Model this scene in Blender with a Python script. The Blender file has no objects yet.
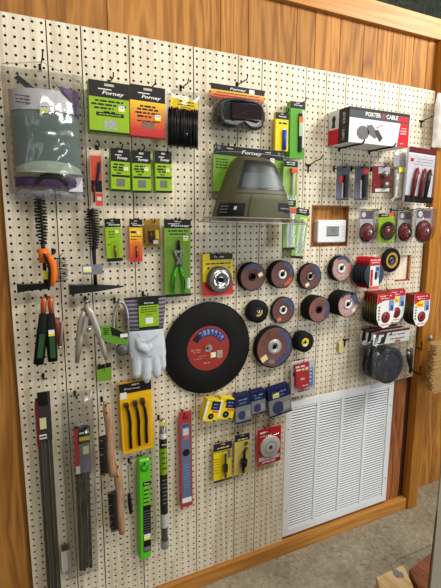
import bpy, math, random
from mathutils import Vector, Matrix
random.seed(7)
I = 0.0254                      # the wall is laid out in inches: u along it, v up from the top row of peg holes, d out from it
FL = -84.0                      # floor level
SC = bpy.context.scene
COL = SC.collection
PI = math.pi

# ---------------------------------------------------------------- camera (phone, 1.55 m from the wall)
F = 439.09
CAM = Vector((-1.2087, -60.488, -23.015))
yaw, pitch, roll = math.radians(25.585), math.radians(-9.5667), math.radians(0.1855)
cy, sy, cp, sp = math.cos(yaw), math.sin(yaw), math.cos(pitch), math.sin(pitch)
FW = Vector((sy*cp, cy*cp, sp)); R0 = Vector((cy, -sy, 0)); U0 = R0.cross(FW)
RT = math.cos(roll)*R0 + math.sin(roll)*U0
UP = -math.sin(roll)*R0 + math.cos(roll)*U0

def at(px, py, d=0.0):
    """where the sight line through a point of the photo is d inches in front of the wall -> (u, v)"""
    k = RT*((px-220.5)/F) + UP*((294-py)/F) + FW
    t = (-d-CAM.y)/k.y
    p = CAM + k*t
    return p.x, p.z

def onfloor(px, py, v=FL):
    k = RT*((px-220.5)/F) + UP*((294-py)/F) + FW
    t = (v-CAM.z)/k.z
    p = CAM + k*t
    return p.x, -p.y

def wpt(u, d, v): return Vector((u*I, -d*I, (v-FL)*I))

# ---------------------------------------------------------------- materials
def lin(c):
    c = c/255.0
    return c/12.92 if c <= 0.04045 else ((c+0.055)/1.055)**2.4
def rgb(r, g, b): return (lin(r), lin(g), lin(b), 1)
MC = {}
def mat(name, c, rough=0.5, metal=0.0, var=0.06, scale=25, coat=0.0):
    if name in MC: return MC[name]
    m = bpy.data.materials.new(name); m.use_nodes = True
    nt = m.node_tree; b = nt.nodes['Principled BSDF']
    tc = nt.nodes.new('ShaderNodeTexCoord'); nz = nt.nodes.new('ShaderNodeTexNoise')
    nz.inputs['Scale'].default_value = scale; nz.inputs['Detail'].default_value = 4
    nt.links.new(tc.outputs['Object'], nz.inputs['Vector'])
    mx = nt.nodes.new('ShaderNodeMix'); mx.data_type = 'RGBA'
    C = rgb(*c)
    mx.inputs[6].default_value = tuple(x*(1-var) for x in C[:3])+(1,)
    mx.inputs[7].default_value = tuple(min(1, x*(1+var)) for x in C[:3])+(1,)
    nt.links.new(nz.outputs['Fac'], mx.inputs[0])
    nt.links.new(mx.outputs[2], b.inputs['Base Color'])
    b.inputs['Roughness'].default_value = rough; b.inputs['Metallic'].default_value = metal
    b.inputs['Coat Weight'].default_value = coat; b.inputs['Specular IOR Level'].default_value = 0.3 if rough > .32 else .5
    MC[name] = m
    return m

def clear(name, tint=(235, 238, 238), amount=0.8, rough=0.12, body=None):
    """thin clear plastic: see-through with a sheen"""
    if name in MC: return MC[name]
    m = bpy.data.materials.new(name); m.use_nodes = True
    nt = m.node_tree; nt.nodes.clear()
    o = nt.nodes.new('ShaderNodeOutputMaterial')
    tr = nt.nodes.new('ShaderNodeBsdfTransparent'); tr.inputs[0].default_value = rgb(*tint) if body else rgb(251, 251, 251)
    if body:
        b = nt.nodes.new('ShaderNodeBsdfPrincipled')
        b.inputs['Base Color'].default_value = rgb(*body); b.inputs['Roughness'].default_value = rough
    else:
        b = nt.nodes.new('ShaderNodeBsdfGlossy'); b.inputs[0].default_value = (.42, .43, .44, 1); b.inputs[1].default_value = rough
    lw = nt.nodes.new('ShaderNodeLayerWeight'); lw.inputs[0].default_value = 0.35
    mr = nt.nodes.new('ShaderNodeMapRange')
    mr.inputs[3].default_value = (1-amount)*(1 if body else .55); mr.inputs[4].default_value = min(1, (1-amount)*(1 if body else .55)+min(0.45 if body else .30, (1-amount)*2))
    mx = nt.nodes.new('ShaderNodeMixShader')
    nt.links.new(lw.outputs['Facing'], mr.inputs[0]); nt.links.new(mr.outputs[0], mx.inputs[0])
    nt.links.new(tr.outputs[0], mx.inputs[1]); nt.links.new(b.outputs[0], mx.inputs[2])
    nt.links.new(mx.outputs[0], o.inputs[0])
    MC[name] = m
    return m

def wood(name, c1, c2, ax=2, stretch=18, scale=3.0, rough=0.5, ring=2.2, plank=False):
    """grain runs along axis ax"""
    if name in MC: return MC[name]
    m = bpy.data.materials.new(name); m.use_nodes = True
    nt = m.node_tree; b = nt.nodes['Principled BSDF']; L = nt.links.new
    tc = nt.nodes.new('ShaderNodeTexCoord'); mp = nt.nodes.new('ShaderNodeMapping')
    s = [scale*stretch/8]*3; s[ax] = scale/8
    mp.inputs['Scale'].default_value = [v*4 for v in s]
    if plank:
        at_ = nt.nodes.new('ShaderNodeAttribute'); at_.attribute_name = 'plank'
        ad = nt.nodes.new('ShaderNodeVectorMath'); ad.operation = 'MULTIPLY_ADD'
        ad.inputs[1].default_value = (13.7, 5.1, 9.3)
        L(at_.outputs['Vector'], ad.inputs[0]); L(tc.outputs['Object'], ad.inputs[2]); L(ad.outputs[0], mp.inputs[0])
    else: L(tc.outputs['Object'], mp.inputs[0])
    nz = nt.nodes.new('ShaderNodeTexNoise'); nz.inputs['Scale'].default_value = 1.0; nz.inputs['Detail'].default_value = 3
    nz.inputs['Distortion'].default_value = 0.6
    L(mp.outputs[0], nz.inputs['Vector'])
    mu = nt.nodes.new('ShaderNodeMath'); mu.operation = 'MULTIPLY'; mu.inputs[1].default_value = ring*6
    L(nz.outputs['Fac'], mu.inputs[0])
    pp = nt.nodes.new('ShaderNodeMath'); pp.operation = 'PINGPONG'; pp.inputs[1].default_value = 1.0
    L(mu.outputs[0], pp.inputs[0])
    n2 = nt.nodes.new('ShaderNodeTexNoise'); n2.inputs['Scale'].default_value = 6; n2.inputs['Detail'].default_value = 5
    L(mp.outputs[0], n2.inputs['Vector'])
    a2 = nt.nodes.new('ShaderNodeMath'); a2.operation = 'MULTIPLY_ADD'; a2.inputs[1].default_value = 0.5
    L(n2.outputs['Fac'], a2.inputs[0])
    m3 = nt.nodes.new('ShaderNodeMath'); m3.operation = 'MULTIPLY'; m3.inputs[1].default_value = 0.6
    L(pp.outputs[0], m3.inputs[0]); L(m3.outputs[0], a2.inputs[2])
    cr = nt.nodes.new('ShaderNodeValToRGB')
    cr.color_ramp.elements[0].position = 0.15; cr.color_ramp.elements[1].position = 0.85
    cr.color_ramp.elements[0].color = rgb(*c1); cr.color_ramp.elements[1].color = rgb(*c2)
    L(a2.outputs[0], cr.inputs[0])
    last = cr.outputs[0]
    if plank:
        hv = nt.nodes.new('ShaderNodeHueSaturation')
        m4 = nt.nodes.new('ShaderNodeMapRange'); m4.inputs[3].default_value = 0.85; m4.inputs[4].default_value = 1.15
        L(at_.outputs['Fac'], m4.inputs[0]); L(m4.outputs[0], hv.inputs['Value']); L(last, hv.inputs['Color']); last = hv.outputs[0]
    L(last, b.inputs['Base Color'])
    b.inputs['Roughness'].default_value = rough; b.inputs['Specular IOR Level'].default_value = .25
    MC[name] = m
    return m

def gradmat(name, stops, h):
    """printed gradient running down a card of height h inches (local z)"""
    m = bpy.data.materials.new(name); m.use_nodes = True
    nt = m.node_tree; b = nt.nodes['Principled BSDF']; L = nt.links.new
    tc = nt.nodes.new('ShaderNodeTexCoord'); sx = nt.nodes.new('ShaderNodeSeparateXYZ')
    L(tc.outputs['Object'], sx.inputs[0])
    mr = nt.nodes.new('ShaderNodeMapRange'); mr.inputs[1].default_value = h*I/2; mr.inputs[2].default_value = -h*I/2
    L(sx.outputs[2], mr.inputs[0])
    cr = nt.nodes.new('ShaderNodeValToRGB'); el = cr.color_ramp.elements
    while len(el) < len(stops): el.new(0.5)
    for e, (p, c) in zip(el, stops): e.position = p; e.color = rgb(*c)
    L(mr.outputs[0], cr.inputs[0]); L(cr.outputs[0], b.inputs['Base Color']); b.inputs['Roughness'].default_value = 0.4
    return m

BLACK = mat('black_print', (13, 13, 14), 0.5)
BLACKP = mat('black_plastic', (12, 12, 13), 0.4)
RUBBER = mat('matte_black', (11, 11, 11), 0.8)
DKGREY = mat('dark_grey', (55, 56, 58), 0.6)
GREY = mat('grey_plastic', (120, 122, 124), 0.5)
WHITE = mat('white_print', (232, 232, 228), 0.5, var=0.02)
LIME = mat('lime_print', (142, 182, 24), 0.45)
LIMED = mat('pale_lime_print', (112, 156, 42), 0.45)
GREEN = mat('green_plastic', (70, 190, 40), 0.3)
YEL = mat('yellow_print', (236, 208, 20), 0.45)
GOLD = mat('golden_yellow', (238, 182, 8), 0.4)
ORANGE = mat('orange_plastic', (240, 115, 20), 0.4)
RED = mat('red_print', (188, 28, 36), 0.45)
DRED = mat('dark_red', (120, 24, 26), 0.4)
SALMON = mat('salmon_red', (226, 84, 52), 0.5)
BLUE = mat('blue_print', (40, 70, 150), 0.45)
NAVY = mat('navy_print', (24, 30, 72), 0.4)
LBLUE = mat('pale_blue_print', (120, 150, 195), 0.5)
SLATE = mat('slate_blue', (92, 108, 138), 0.6)
PURPLE = mat('purple_print', (70, 38, 92), 0.4)
STEEL = mat('steel', (190, 190, 188), 0.3, 1.0)
STEELD = mat('dull_steel', (150, 148, 140), 0.45, 0.85)
IRON = mat('black_steel', (28, 28, 29), 0.4, 0.6)
COPPER = mat('copper_alloy', (190, 96, 52), 0.4, 0.45)
BROWNL = mat('red_brown_label', (100, 64, 58), 0.55, var=0.2, scale=60)
PINKL = mat('pink_brown_label', (178, 142, 138), 0.5, var=0.15, scale=60)
FILM = clear('clear_film', amount=0.86)
FILMB = clear('bag_sheen', amount=.66, rough=.16)
RIM = clear('rim_film', (236, 237, 238), .66, .15, body=(200, 202, 204))
FILMW = clear('cloudy_film', (225, 225, 232), 0.72, 0.25, body=(200, 200, 208))
BLIST = clear('clear_blister', amount=0.90, rough=0.06)
WOODH = wood('handle_wood', (150, 112, 82), (190, 150, 115), 2, 10, 6)

# ---------------------------------------------------------------- mesh kit (inches, local: x right, y into the wall, z up)
class MB:
    def __init__(s): s.v = []; s.f = []; s.sm = []
    def add(s, vs, fs, smooth=False):
        n = len(s.v); s.v += [tuple(p) for p in vs]
        s.f += [tuple(i+n for i in f) for f in fs]; s.sm += [smooth]*len(fs)
        return s
    def box(s, x0, x1, y0, y1, z0, z1, bev=0.0):
        if bev <= 0:
            vs = [(x, y, z) for x in (x0, x1) for y in (y0, y1) for z in (z0, z1)]
            return s.add(vs, [(0, 1, 3, 2), (4, 6, 7, 5), (0, 4, 5, 1), (2, 3, 7, 6), (0, 2, 6, 4), (1, 5, 7, 3)])
        b = min(bev, (x1-x0)/2.01, (z1-z0)/2.01, (y1-y0)/1.01)
        o = rrect(x0, x1, z0, z1, b, 3); i_ = rrect(x0+b*.5, x1-b*.5, z0+b*.5, z1-b*.5, b*.6, 3)
        return s.loft([[(x, y1, z) for x, z in o], [(x, y0+b*.5, z) for x, z in o], [(x, y0, z) for x, z in i_]], caps=True)
    def prism(s, poly, y0, y1):
        n = len(poly)
        a = sum(poly[i][0]*poly[(i+1) % n][1]-poly[(i+1) % n][0]*poly[i][1] for i in range(n))
        if a < 0: poly = poly[::-1]
        vs = [(x, y0, z) for x, z in poly]+[(x, y1, z) for x, z in poly]
        fs = [tuple(range(n)), tuple(range(2*n-1, n-1, -1))]
        fs += [(i, i+n, (i+1) % n+n, (i+1) % n) for i in range(n)]
        return s.add(vs, fs)
    def loft(s, rings, caps=False, closed=True, smooth=False):
        n = len(rings[0]); vs = [p for r in rings for p in r]; fs = []
        for k in range(len(rings)-1):
            for i in range(n if closed else n-1):
                j = (i+1) % n
                fs.append((k*n+i, k*n+j, (k+1)*n+j, (k+1)*n+i))
        s.add(vs, fs, smooth)
        if caps:
            m = len(s.v)-len(vs)
            s.f += [tuple(range(m, m+n))[::-1], tuple(range(m+(len(rings)-1)*n, m+len(rings)*n))]; s.sm += [False, False]
        return s
    def lathe(s, prof, n=32, c=(0, 0, 0), axis='y', closed=False, smooth=True, a0=0, a1=2*PI):
        full = abs(a1-a0-2*PI) < 1e-6
        rings = []
        for k in range(n if full else n+1):
            a = a0+(a1-a0)*k/n; ca, sa = math.cos(a), math.sin(a)
            if axis == 'y': rings.append([(c[0]+r*ca, c[1]+h, c[2]+r*sa) for r, h in prof])
            elif axis == 'z': rings.append([(c[0]+r*ca, c[1]+r*sa, c[2]+h) for r, h in prof])
            else: rings.append([(c[0]+h, c[1]+r*ca, c[2]+r*sa) for r, h in prof])
        if full: rings.append(rings[0])
        return s.loft(rings, closed=closed, smooth=smooth)
    def tube(s, pts, rad, n=8, flat=1.0, cap=True, smooth=True):
        pts = [Vector(p) for p in pts]; N = len(pts)
        rad = rad if isinstance(rad, (list, tuple)) else [rad]*N
        t0 = (pts[1]-pts[0]).normalized(); ref = Vector((0, 1, 0)) if abs(t0.y) < .9 else Vector((1, 0, 0))
        nx = t0.cross(ref).normalized(); rings = []
        for i, p in enumerate(pts):
            t = (pts[min(i+1, N-1)]-pts[max(i-1, 0)])
            if t.length < 1e-9: t = t0
            t = t.normalized(); nx = (nx-t*nx.dot(t)).normalized(); ny = t.cross(nx)
            rings.append([tuple(p+(nx*math.cos(a)+ny*math.sin(a)*flat)*rad[i]) for a in [2*PI*k/n for k in range(n)]])
        return s.loft(rings, caps=cap, smooth=smooth)
    def sector(s, r0, r1, a0, a1, y, n=14, c=(0, 0), th=0.015):
        a0, a1 = math.radians(a0), math.radians(a1); poly = []
        for k in range(n+1):
            a = a0+(a1-a0)*k/n; poly.append((c[0]+r1*math.cos(a), c[1]+r1*math.sin(a)))
        for k in range(n, -1, -1):
            a = a0+(a1-a0)*k/n; poly.append((c[0]+r0*math.cos(a), c[1]+r0*math.sin(a)))
        m = len(poly)//2
        vs = [(x, y-th, z) for x, z in poly]; fs = [(k, k+1, 2*m-2-k, 2*m-1-k) for k in range(m-1)]
        return s.add(vs, fs)
    def ball(s, c, r, n=12, sy_=1.0, sz=1.0):
        rings = []
        for k in range(n+1):
            ph = PI*k/n; rr = max(r*math.sin(ph), r*1e-3)
            rings.append([(c[0]+rr*math.cos(a), c[1]+rr*math.sin(a)*sy_, c[2]+r*math.cos(ph)*sz) for a in [2*PI*j/n for j in range(n)]])
        return s.loft(rings, smooth=True)
    def build(s, name, m, parent=None, label=None, mods=None, fixn=True):
        me = bpy.data.meshes.new(name)
        me.from_pydata([(x*I, y*I, z*I) for x, y, z in s.v], [], s.f)
        for p, sm in zip(me.polygons, s.sm): p.use_smooth = sm
        if fixn:
            import bmesh
            bm = bmesh.new(); bm.from_mesh(me); bmesh.ops.recalc_face_normals(bm, faces=bm.faces); bm.to_mesh(me); bm.free()
        me.materials.append(m)
        o = bpy.data.objects.new(name, me); COL.objects.link(o)
        if parent is not None: o.parent = parent
        if label: o['label'] = label
        return o

def rrect(x0, x1, z0, z1, r, n=4):
    out = []
    for cx, cz, a in ((x1-r, z0+r, -90), (x1-r, z1-r, 0), (x0+r, z1-r, 90), (x0+r, z0+r, 180)):
        for k in range(n+1):
            t = math.radians(a+90*k/n); out.append((cx+r*math.cos(t), cz+r*math.sin(t)))
    return out

def thing(name, label, cat, u, d, v, tilt=0.0, group=None, yaw_=0.0):
    o = bpy.data.objects.new(name, None); COL.objects.link(o)
    o.empty_display_size = 0.02
    o.location = wpt(u, d, v); o.rotation_euler = (0, -tilt, yaw_)
    o['label'] = label; o['category'] = cat
    if group: o['group'] = group
    return o
def tag(o, label, cat, group=None):
    o['label'] = label; o['category'] = cat
    if group: o['group'] = group
    return o
def place(o, u, d, v): o.location = wpt(u, d, v); return o
def dup(root):
    r = root.copy(); COL.objects.link(r)
    for ch in list(root.children):
        c = ch.copy(); COL.objects.link(c); c.parent = r
        for g in list(ch.children):
            e = g.copy(); COL.objects.link(e); e.parent = c
    return r

def text(s, size, x, z, m, parent, y=-0.03, shear=0.0, bold=0.0, rot=0.0, name='lettering', width=None, rotm=None):
    cu = bpy.data.curves.new('t', 'FONT'); cu.body = s; cu.size = 1; cu.align_x = 'CENTER'; cu.align_y = 'CENTER'
    cu.shear = shear; cu.offset = bold; cu.resolution_u = 2; cu.extrude = 0
    ob = bpy.data.objects.new('t', cu)
    me = bpy.data.meshes.new_from_object(ob)
    bpy.data.objects.remove(ob); bpy.data.curves.remove(cu)
    k = size
    xs = [v.co.x for v in me.vertices] or [0, 1]
    kx = (width/(max(xs)-min(xs))) if width else k
    ca, sa = math.cos(rot), math.sin(rot)
    for v in me.vertices:
        a, b = v.co.x*kx, v.co.y*k
        p = Vector((x+a*ca-b*sa, y, z+a*sa+b*ca))
        if rotm: p = rotm(a, b)
        v.co = p*I
    me.materials.clear(); me.materials.append(m); me.name = name
    o = bpy.data.objects.new(name, me); COL.objects.link(o); o.parent = parent
    return o

def prints(parent, rows, m, y=-0.02, name='printed_text', rnd=None):
    """rows of small print: (x0, x1, z, height)"""
    r = rnd or random
    b = MB()
    for x0, x1, z, h in rows:
        x = x0
        while x < x1-1e-4:
            L = min(h*r.uniform(1.6, 4.5), x1-x)
            b.add([(x, y, z-h/2), (x+L, y, z-h/2), (x+L, y, z+h/2), (x, y, z+h/2)], [(0, 1, 2, 3)])
            x += L+h*0.7
    return b.build(name, m, parent, fixn=False)

def slab(parent, name, m, x0, x1, z0, z1, y=0.0, th=0.03, bev=0, label=None):
    return MB().box(x0, x1, y-th, y, z0, z1, bev).build(name, m, parent, label)

def frame(q, d):
    """four photo corners (TL TR BR BL) of a flat item d inches out -> centre, size and tilt on the wall"""
    P = [Vector(at(x, y, d)) for x, y in q]
    c = (P[0]+P[1]+P[2]+P[3])/4
    tx = (P[1]-P[0]+P[2]-P[3])/2; tz = (P[0]-P[3]+P[1]-P[2])/2
    W, H = tx.length**2, tz.length**2
    a = (W*math.atan2(tx.y, tx.x)+H*math.atan2(-tz.x, tz.y))/(W+H)
    return c.x, c.y, tx.length, tz.length, a

HOOKS = []
def hook(px, py, d, label, drop=0.55, m=None, start=None):
    """a bare wire peg hook: back clip, straight prong, turned-up tip. (px, py) is the tip"""
    u, v = at(px, py, d)
    vb = v-drop
    b = MB()
    pts = [(0, d, 0.35), (0, d-0.12, 0.1), (0, d-0.3, 0)]
    pts += [(0, d*0.4, 0), (0, 0.35, 0), (0, 0.12, drop*.35), (0, 0, drop)]
    b.tube(pts, 0.085, 6)
    b.box(-.16, .16, d-0.1, d-0.02, -.35, .45)
    o = b.build('peg_hook', m or IRON)
    tag(o, label, 'hook', 'wire hooks on the pegboard')
    place(o, u, d, vb)
    return o

def sticker(r, x, z, w=.9, h=.7, y=-0.05, yellow=True, orange=False):
    s = slab(r, 'price_sticker', WHITE, x-w/2, x+w/2, z-h/2, z+h/2, y, 0.012, label='white price sticker with a yellow edge' if yellow else 'white price sticker')
    if yellow: slab(s, 'price_strip', mat('sticker_yellow', (240, 230, 60), .5), x-w/2, x+w/2, z-h/2, z-h/6, y-.012, 0.008)
    prints(s, [(x-w*.35, x+w*.35, z+h*.2, h*.14)], GREY, y-.022)
    return s

def card(name, label, cat, q, d, body, t=0.1, head=0.0, headm=None, logo=None, logow=.55, stick=None, rows=(), rowm=None,
         group=None, slot=True, bev=.06, seed=1):
    u, v, w, h, a = frame(q, d)
    r = thing(name, label, cat, u, d, v, a, group)
    if not isinstance(body, bpy.types.Material): body = gradmat('gradient_print', body, h)
    MB().box(-w/2, w/2, 0, t, -h/2, h/2, bev).build('card', body, r)
    if head:
        hd = slab(r, 'header', headm or BLACK, -w/2, w/2, h/2-h*head, h/2, 0.0, .03, label='dark header band')
        if slot: slab(hd, 'hang_slot', mat('slot_pale', (190, 185, 165), .6), -w*.12, w*.12, h/2-h*head*.3, h/2-h*head*.15, -.03, .01)
        if logo:
            text(logo, h*head*.30, w*.08, h/2-h*head*.72, WHITE, hd, -.045, .25, .02, name='logo', width=w*logow)
            slab(hd, 'logo_stroke', WHITE, -w*logow*.5, w*logow*.1, h/2-h*head*.53, h/2-h*head*.47, -.03, .012)
    if rows:
        rr = random.Random(seed)
        prints(r, [((x0-.5)*w, (x1-.5)*w, (.5-z)*h, hh*h) for x0, x1, z, hh in rows], rowm or BLACK, -.02, rnd=rr)
    if stick: sticker(r, (stick[0]-.5)*w, (.5-stick[1])*h, min(.8, w*.22), min(.8, w*.22)*.9)
    return r, w, h

def bagmesh(w, h, bulge, amp, nx=18, nz=24, seed=0, thick=0.15):
    from mathutils import noise
    b = MB()
    def pt(i, k, side):
        x = i/nx; z = k/nz
        e = (math.sin(PI*x)**.5)*(math.sin(PI*min(1, max(0, z)))**.35)
        n = noise.noise(Vector((x*w*.9+seed*7, z*h*.9, side*5)))*amp*e+noise.noise(Vector((x*w*2.2, z*h*2.2+seed*3, side)))*amp*.5*e
        ex = noise.noise(Vector((0, z*h*.8, seed)))*amp*.35
        ez = noise.noise(Vector((x*w*.8, 0, seed+9)))*amp*.35
        return ((x-.5)*w+ex*(x-.5)*2, (-bulge*e-n if side else thick), (z-.5)*h+ez*(2*z-1))
    for side in (1, 0):
        vs = [pt(i, k, side) for k in range(nz+1) for i in range(nx+1)]
        fs = [(k*(nx+1)+i, k*(nx+1)+i+1, (k+1)*(nx+1)+i+1, (k+1)*(nx+1)+i) for k in range(nz) for i in range(nx)]
        b.add(vs, fs if side else [f[::-1] for f in fs], True)
    return b

def blister(r, x0, x1, z0, z1, dep, m=None, bev=.25, name='blister'):
    b = MB(); k = bev
    o = rrect(x0, x1, z0, z1, k, 4); i_ = rrect(x0+k*.4, x1-k*.4, z0+k*.4, z1-k*.4, k*.7, 4)
    j_ = rrect(x0+k*.8, x1-k*.8, z0+k*.8, z1-k*.8, k*.4, 4)
    b.loft([[(x, 0, z) for x, z in o], [(x, -dep*.75, z) for x, z in i_], [(x, -dep, z) for x, z in j_]], smooth=True)
    n = len(j_); b.add([(x, -dep, z) for x, z in j_], [tuple(range(n))])
    return b.build(name, m or BLIST, r)

# ================================================================ THE SETTING
def struct(o): o['kind'] = 'structure'; return o
WY = -0.75                        # wall face lies 0.75 in behind the pegboard face (d = -0.75)
def world(b, name, m, **k):
    """geometry given straight in u / y / v"""
    b.v = [(x, y, z-FL) for x, y, z in b.v]
    return b.build(name, m, **k)

PINE = wood('pine_panelling', (132, 82, 30), (186, 128, 58), 2, 10, 2.0, 0.6, 2.4, plank=True)
PINEX = wood('pine_board', (170, 110, 44), (206, 148, 74), 0, 20, 2.2, 0.4, 1.2)
PINEZ = wood('pine_post', (150, 94, 30), (182, 122, 46), 2, 20, 2.2, 0.4, 1.2)
PLYD = wood('streaked_plywood', (92, 44, 18), (182, 112, 62), 2, 22, 3.0, 0.5, 2.0)

# concrete floor
def concrete():
    m = bpy.data.materials.new('concrete'); m.use_nodes = True
    nt = m.node_tree; b = nt.nodes['Principled BSDF']; L = nt.links.new
    tc = nt.nodes.new('ShaderNodeTexCoord')
    n1 = nt.nodes.new('ShaderNodeTexNoise'); n1.inputs['Scale'].default_value = 5; n1.inputs['Detail'].default_value = 8; n1.inputs['Roughness'].default_value = .7
    n2 = nt.nodes.new('ShaderNodeTexNoise'); n2.inputs['Scale'].default_value = 45; n2.inputs['Detail'].default_value = 6; n2.inputs['Distortion'].default_value = 1.2
    L(tc.outputs['Object'], n1.inputs[0]); L(tc.outputs['Object'], n2.inputs[0])
    ad = nt.nodes.new('ShaderNodeMath'); ad.operation = 'ADD'; L(n1.outputs['Fac'], ad.inputs[0]); L(n2.outputs['Fac'], ad.inputs[1])
    hf = nt.nodes.new('ShaderNodeMath'); hf.operation = 'MULTIPLY'; hf.inputs[1].default_value = .5; L(ad.outputs[0], hf.inputs[0])
    cr = nt.nodes.new('ShaderNodeValToRGB'); e = cr.color_ramp.elements
    e[0].position = .36; e[0].color = rgb(116, 108, 90); e[1].position = .64; e[1].color = rgb(178, 168, 146)
    L(hf.outputs[0], cr.inputs[0]); L(cr.outputs[0], b.inputs['Base Color']); b.inputs['Roughness'].default_value = .55
    bp = nt.nodes.new('ShaderNodeBump'); bp.inputs['Strength'].default_value = .15; bp.inputs['Distance'].default_value = .01
    L(n2.outputs['Fac'], bp.inputs['Height']); L(bp.outputs[0], b.inputs['Normal'])
    return m
CONC = concrete()
JV = -10.6
b = MB()
b.box(-90, 170, -160, JV-.06, FL-4, FL); b.box(-90, 170, JV+.06, 60, FL-4, FL); b.box(-90, 58, JV-.06, JV+.06, FL-4, FL); b.box(58, 170, JV-.06, JV+.06, FL-4, FL-.3)
struct(world(b, 'floor', CONC))

# the wall behind everything: vertical pine boards with V joints
def boards(name, edges, y0, v0, v1, m, seed):
    b = MB(); cols = []; rr = random.Random(seed)
    for a, c in zip(edges[:-1], edges[1:]):
        g = .09; n0 = len(b.f)
        o = [(a+.01, v0), (c-.01, v0), (c-.01, v1), (a+.01, v1)]; i_ = [(a+g, v0), (c-g, v0), (c-g, v1), (a+g, v1)]
        b.loft([[(x, y0+.6, z) for x, z in o], [(x, y0+.12, z) for x, z in o], [(x, y0, z) for x, z in i_]], caps=True)
        cols += [rr.random()]*(len(b.f)-n0)
    o = world(b, name, m, fixn=False)
    import bmesh
    at_ = o.data.attributes.new('plank', 'FLOAT', 'FACE')
    for k, c in enumerate(cols): at_.data[k].value = c
    bm = bmesh.new(); bm.from_mesh(o.data); bmesh.ops.recalc_face_normals(bm, faces=bm.faces); bm.to_mesh(o.data); bm.free()
    return struct(o)
boards('wall_back', [-60, -36, -12, 12, 28, 32.5, 41, 44.5, 49.5, 54.5, 57.5, 61, 64, 66, 69.5, 72.5], .75, FL, 12.6, PINE, 3)
boards('wall_right', [74.3, 84, 93, 101, 110, 119, 130], 3.4, FL, 12.6, PINEZ if False else PINE, 5)
b = MB(); b.box(-60, 130, 4.2, 5.0, FL, 13); struct(world(b, 'wall_backing', mat('dark_backing', (40, 28, 18), .9)))
b = MB(); b.box(71.75, 74.5, -1.2, 3.6, FL, 9.2, .12); struct(world(b, 'trim_1', PINEZ))
b = MB(); b.box(-60, 130, -0.1, 5.0, 9.25, 12.6); struct(world(b, 'trim_2', PINEX))
b = MB(); b.box(-50, 71.7, -.75, .74, FL, -81.6, .1); struct(world(b, 'baseboard_back', PINEX))
b = MB(); b.box(-120, 170, 20, 22, 10, 60); struct(world(b, 'wall_loft', mat('loft_dark', (46, 48, 44), .9)))
b = MB(); b.box(-120, 170, -170, 22, 42, 44); struct(world(b, 'ceiling', mat('ceiling_white', (205, 200, 190), .8)))

# ---------------------------------------------------------------- pegboard: planks with real holes
def pegmat():
    m = bpy.data.materials.new('cream_pegboard'); m.use_nodes = True
    nt = m.node_tree; b = nt.nodes['Principled BSDF']; L = nt.links.new
    tc = nt.nodes.new('ShaderNodeTexCoord'); mp = nt.nodes.new('ShaderNodeMapping'); mp.inputs['Scale'].default_value = (60, 60, 4)
    L(tc.outputs['Object'], mp.inputs[0])
    n = nt.nodes.new('ShaderNodeTexNoise'); n.inputs['Scale'].default_value = 1; n.inputs['Detail'].default_value = 4; n.inputs['Distortion'].default_value = .8
    L(mp.outputs[0], n.inputs[0])
    cr = nt.nodes.new('ShaderNodeValToRGB'); e = cr.color_ramp.elements
    e[0].position = .35; e[0].color = rgb(205, 190, 162); e[1].position = .6; e[1].color = rgb(232, 222, 199)
    L(n.outputs['Fac'], cr.inputs[0]); L(cr.outputs[0], b.inputs['Base Color']); b.inputs['Roughness'].default_value = .5
    return m
PEG = pegmat()
GRO = [4.5, 8.5, 14.5, 23.5, 30.5, 34.5, 42.5, 46.5, 50.5, 58.5, 62.5, 69.5]
def skip(u, v):
    return (u > 40.2 and v < -54.2) or (45 <= u <= 52 and -27 <= v <= -21) or (65 <= u <= 68 and -34 <= v <= -30)
def pegboard():
    V = []; Fc = []; g = .07; hr = .168
    dirs = [(-1, -1), (0, -1), (1, -1), (1, 0), (1, 1), (0, 1), (-1, 1), (-1, 0)]
    ang = [math.atan2(z, x) for x, z in dirs]
    for u in range(-1, 72):
        xl = u-.5+(g if any(abs(u-.5-q) < .01 for q in GRO) else 0); xr = u+.5-(g if any(abs(u+.5-q) < .01 for q in GRO) else 0)
        for v in range(-81, 1):
            if skip(u, v): continue
            n = len(V)
            V += [((xl if x < 0 else xr if x > 0 else u), 0, v+z*.5-FL) for x, z in dirs]
            V += [(u+hr*math.cos(a), 0, v+hr*math.sin(a)-FL) for a in ang]
            V += [(u+hr*math.cos(a), .11, v+hr*math.sin(a)-FL) for a in ang]
            for k in range(8):
                j = (k+1) % 8
                Fc.append((n+k, n+j, n+8+j, n+8+k)); Fc.append((n+8+k, n+8+j, n+16+j, n+16+k))
            def edge(a, c):
                q = len(V); V.extend([V[n+a], V[n+c], (V[n+c][0], .13, V[n+c][2]), (V[n+a][0], .13, V[n+a][2])]); Fc.append((q, q+3, q+2, q+1))
            if v == -81 or skip(u, v-1): edge(0, 2)
            if v == 0 or skip(u, v+1): edge(4, 6)
            if u == -1 or skip(u-1, v) or xl > u-.49: edge(6, 0)
            if u == 71 or skip(u+1, v) or xr < u+.49: edge(2, 4)
    me = bpy.data.meshes.new('pegboard'); me.from_pydata([(x*I, y*I, z*I) for x, y, z in V], [], Fc)
    me.materials.append(PEG)
    o = bpy.data.objects.new('pegboard', me); COL.objects.link(o)
    return tag(o, 'cream pegboard of grooved vertical planks covering the pine wall', 'pegboard')
pegboard()
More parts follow.
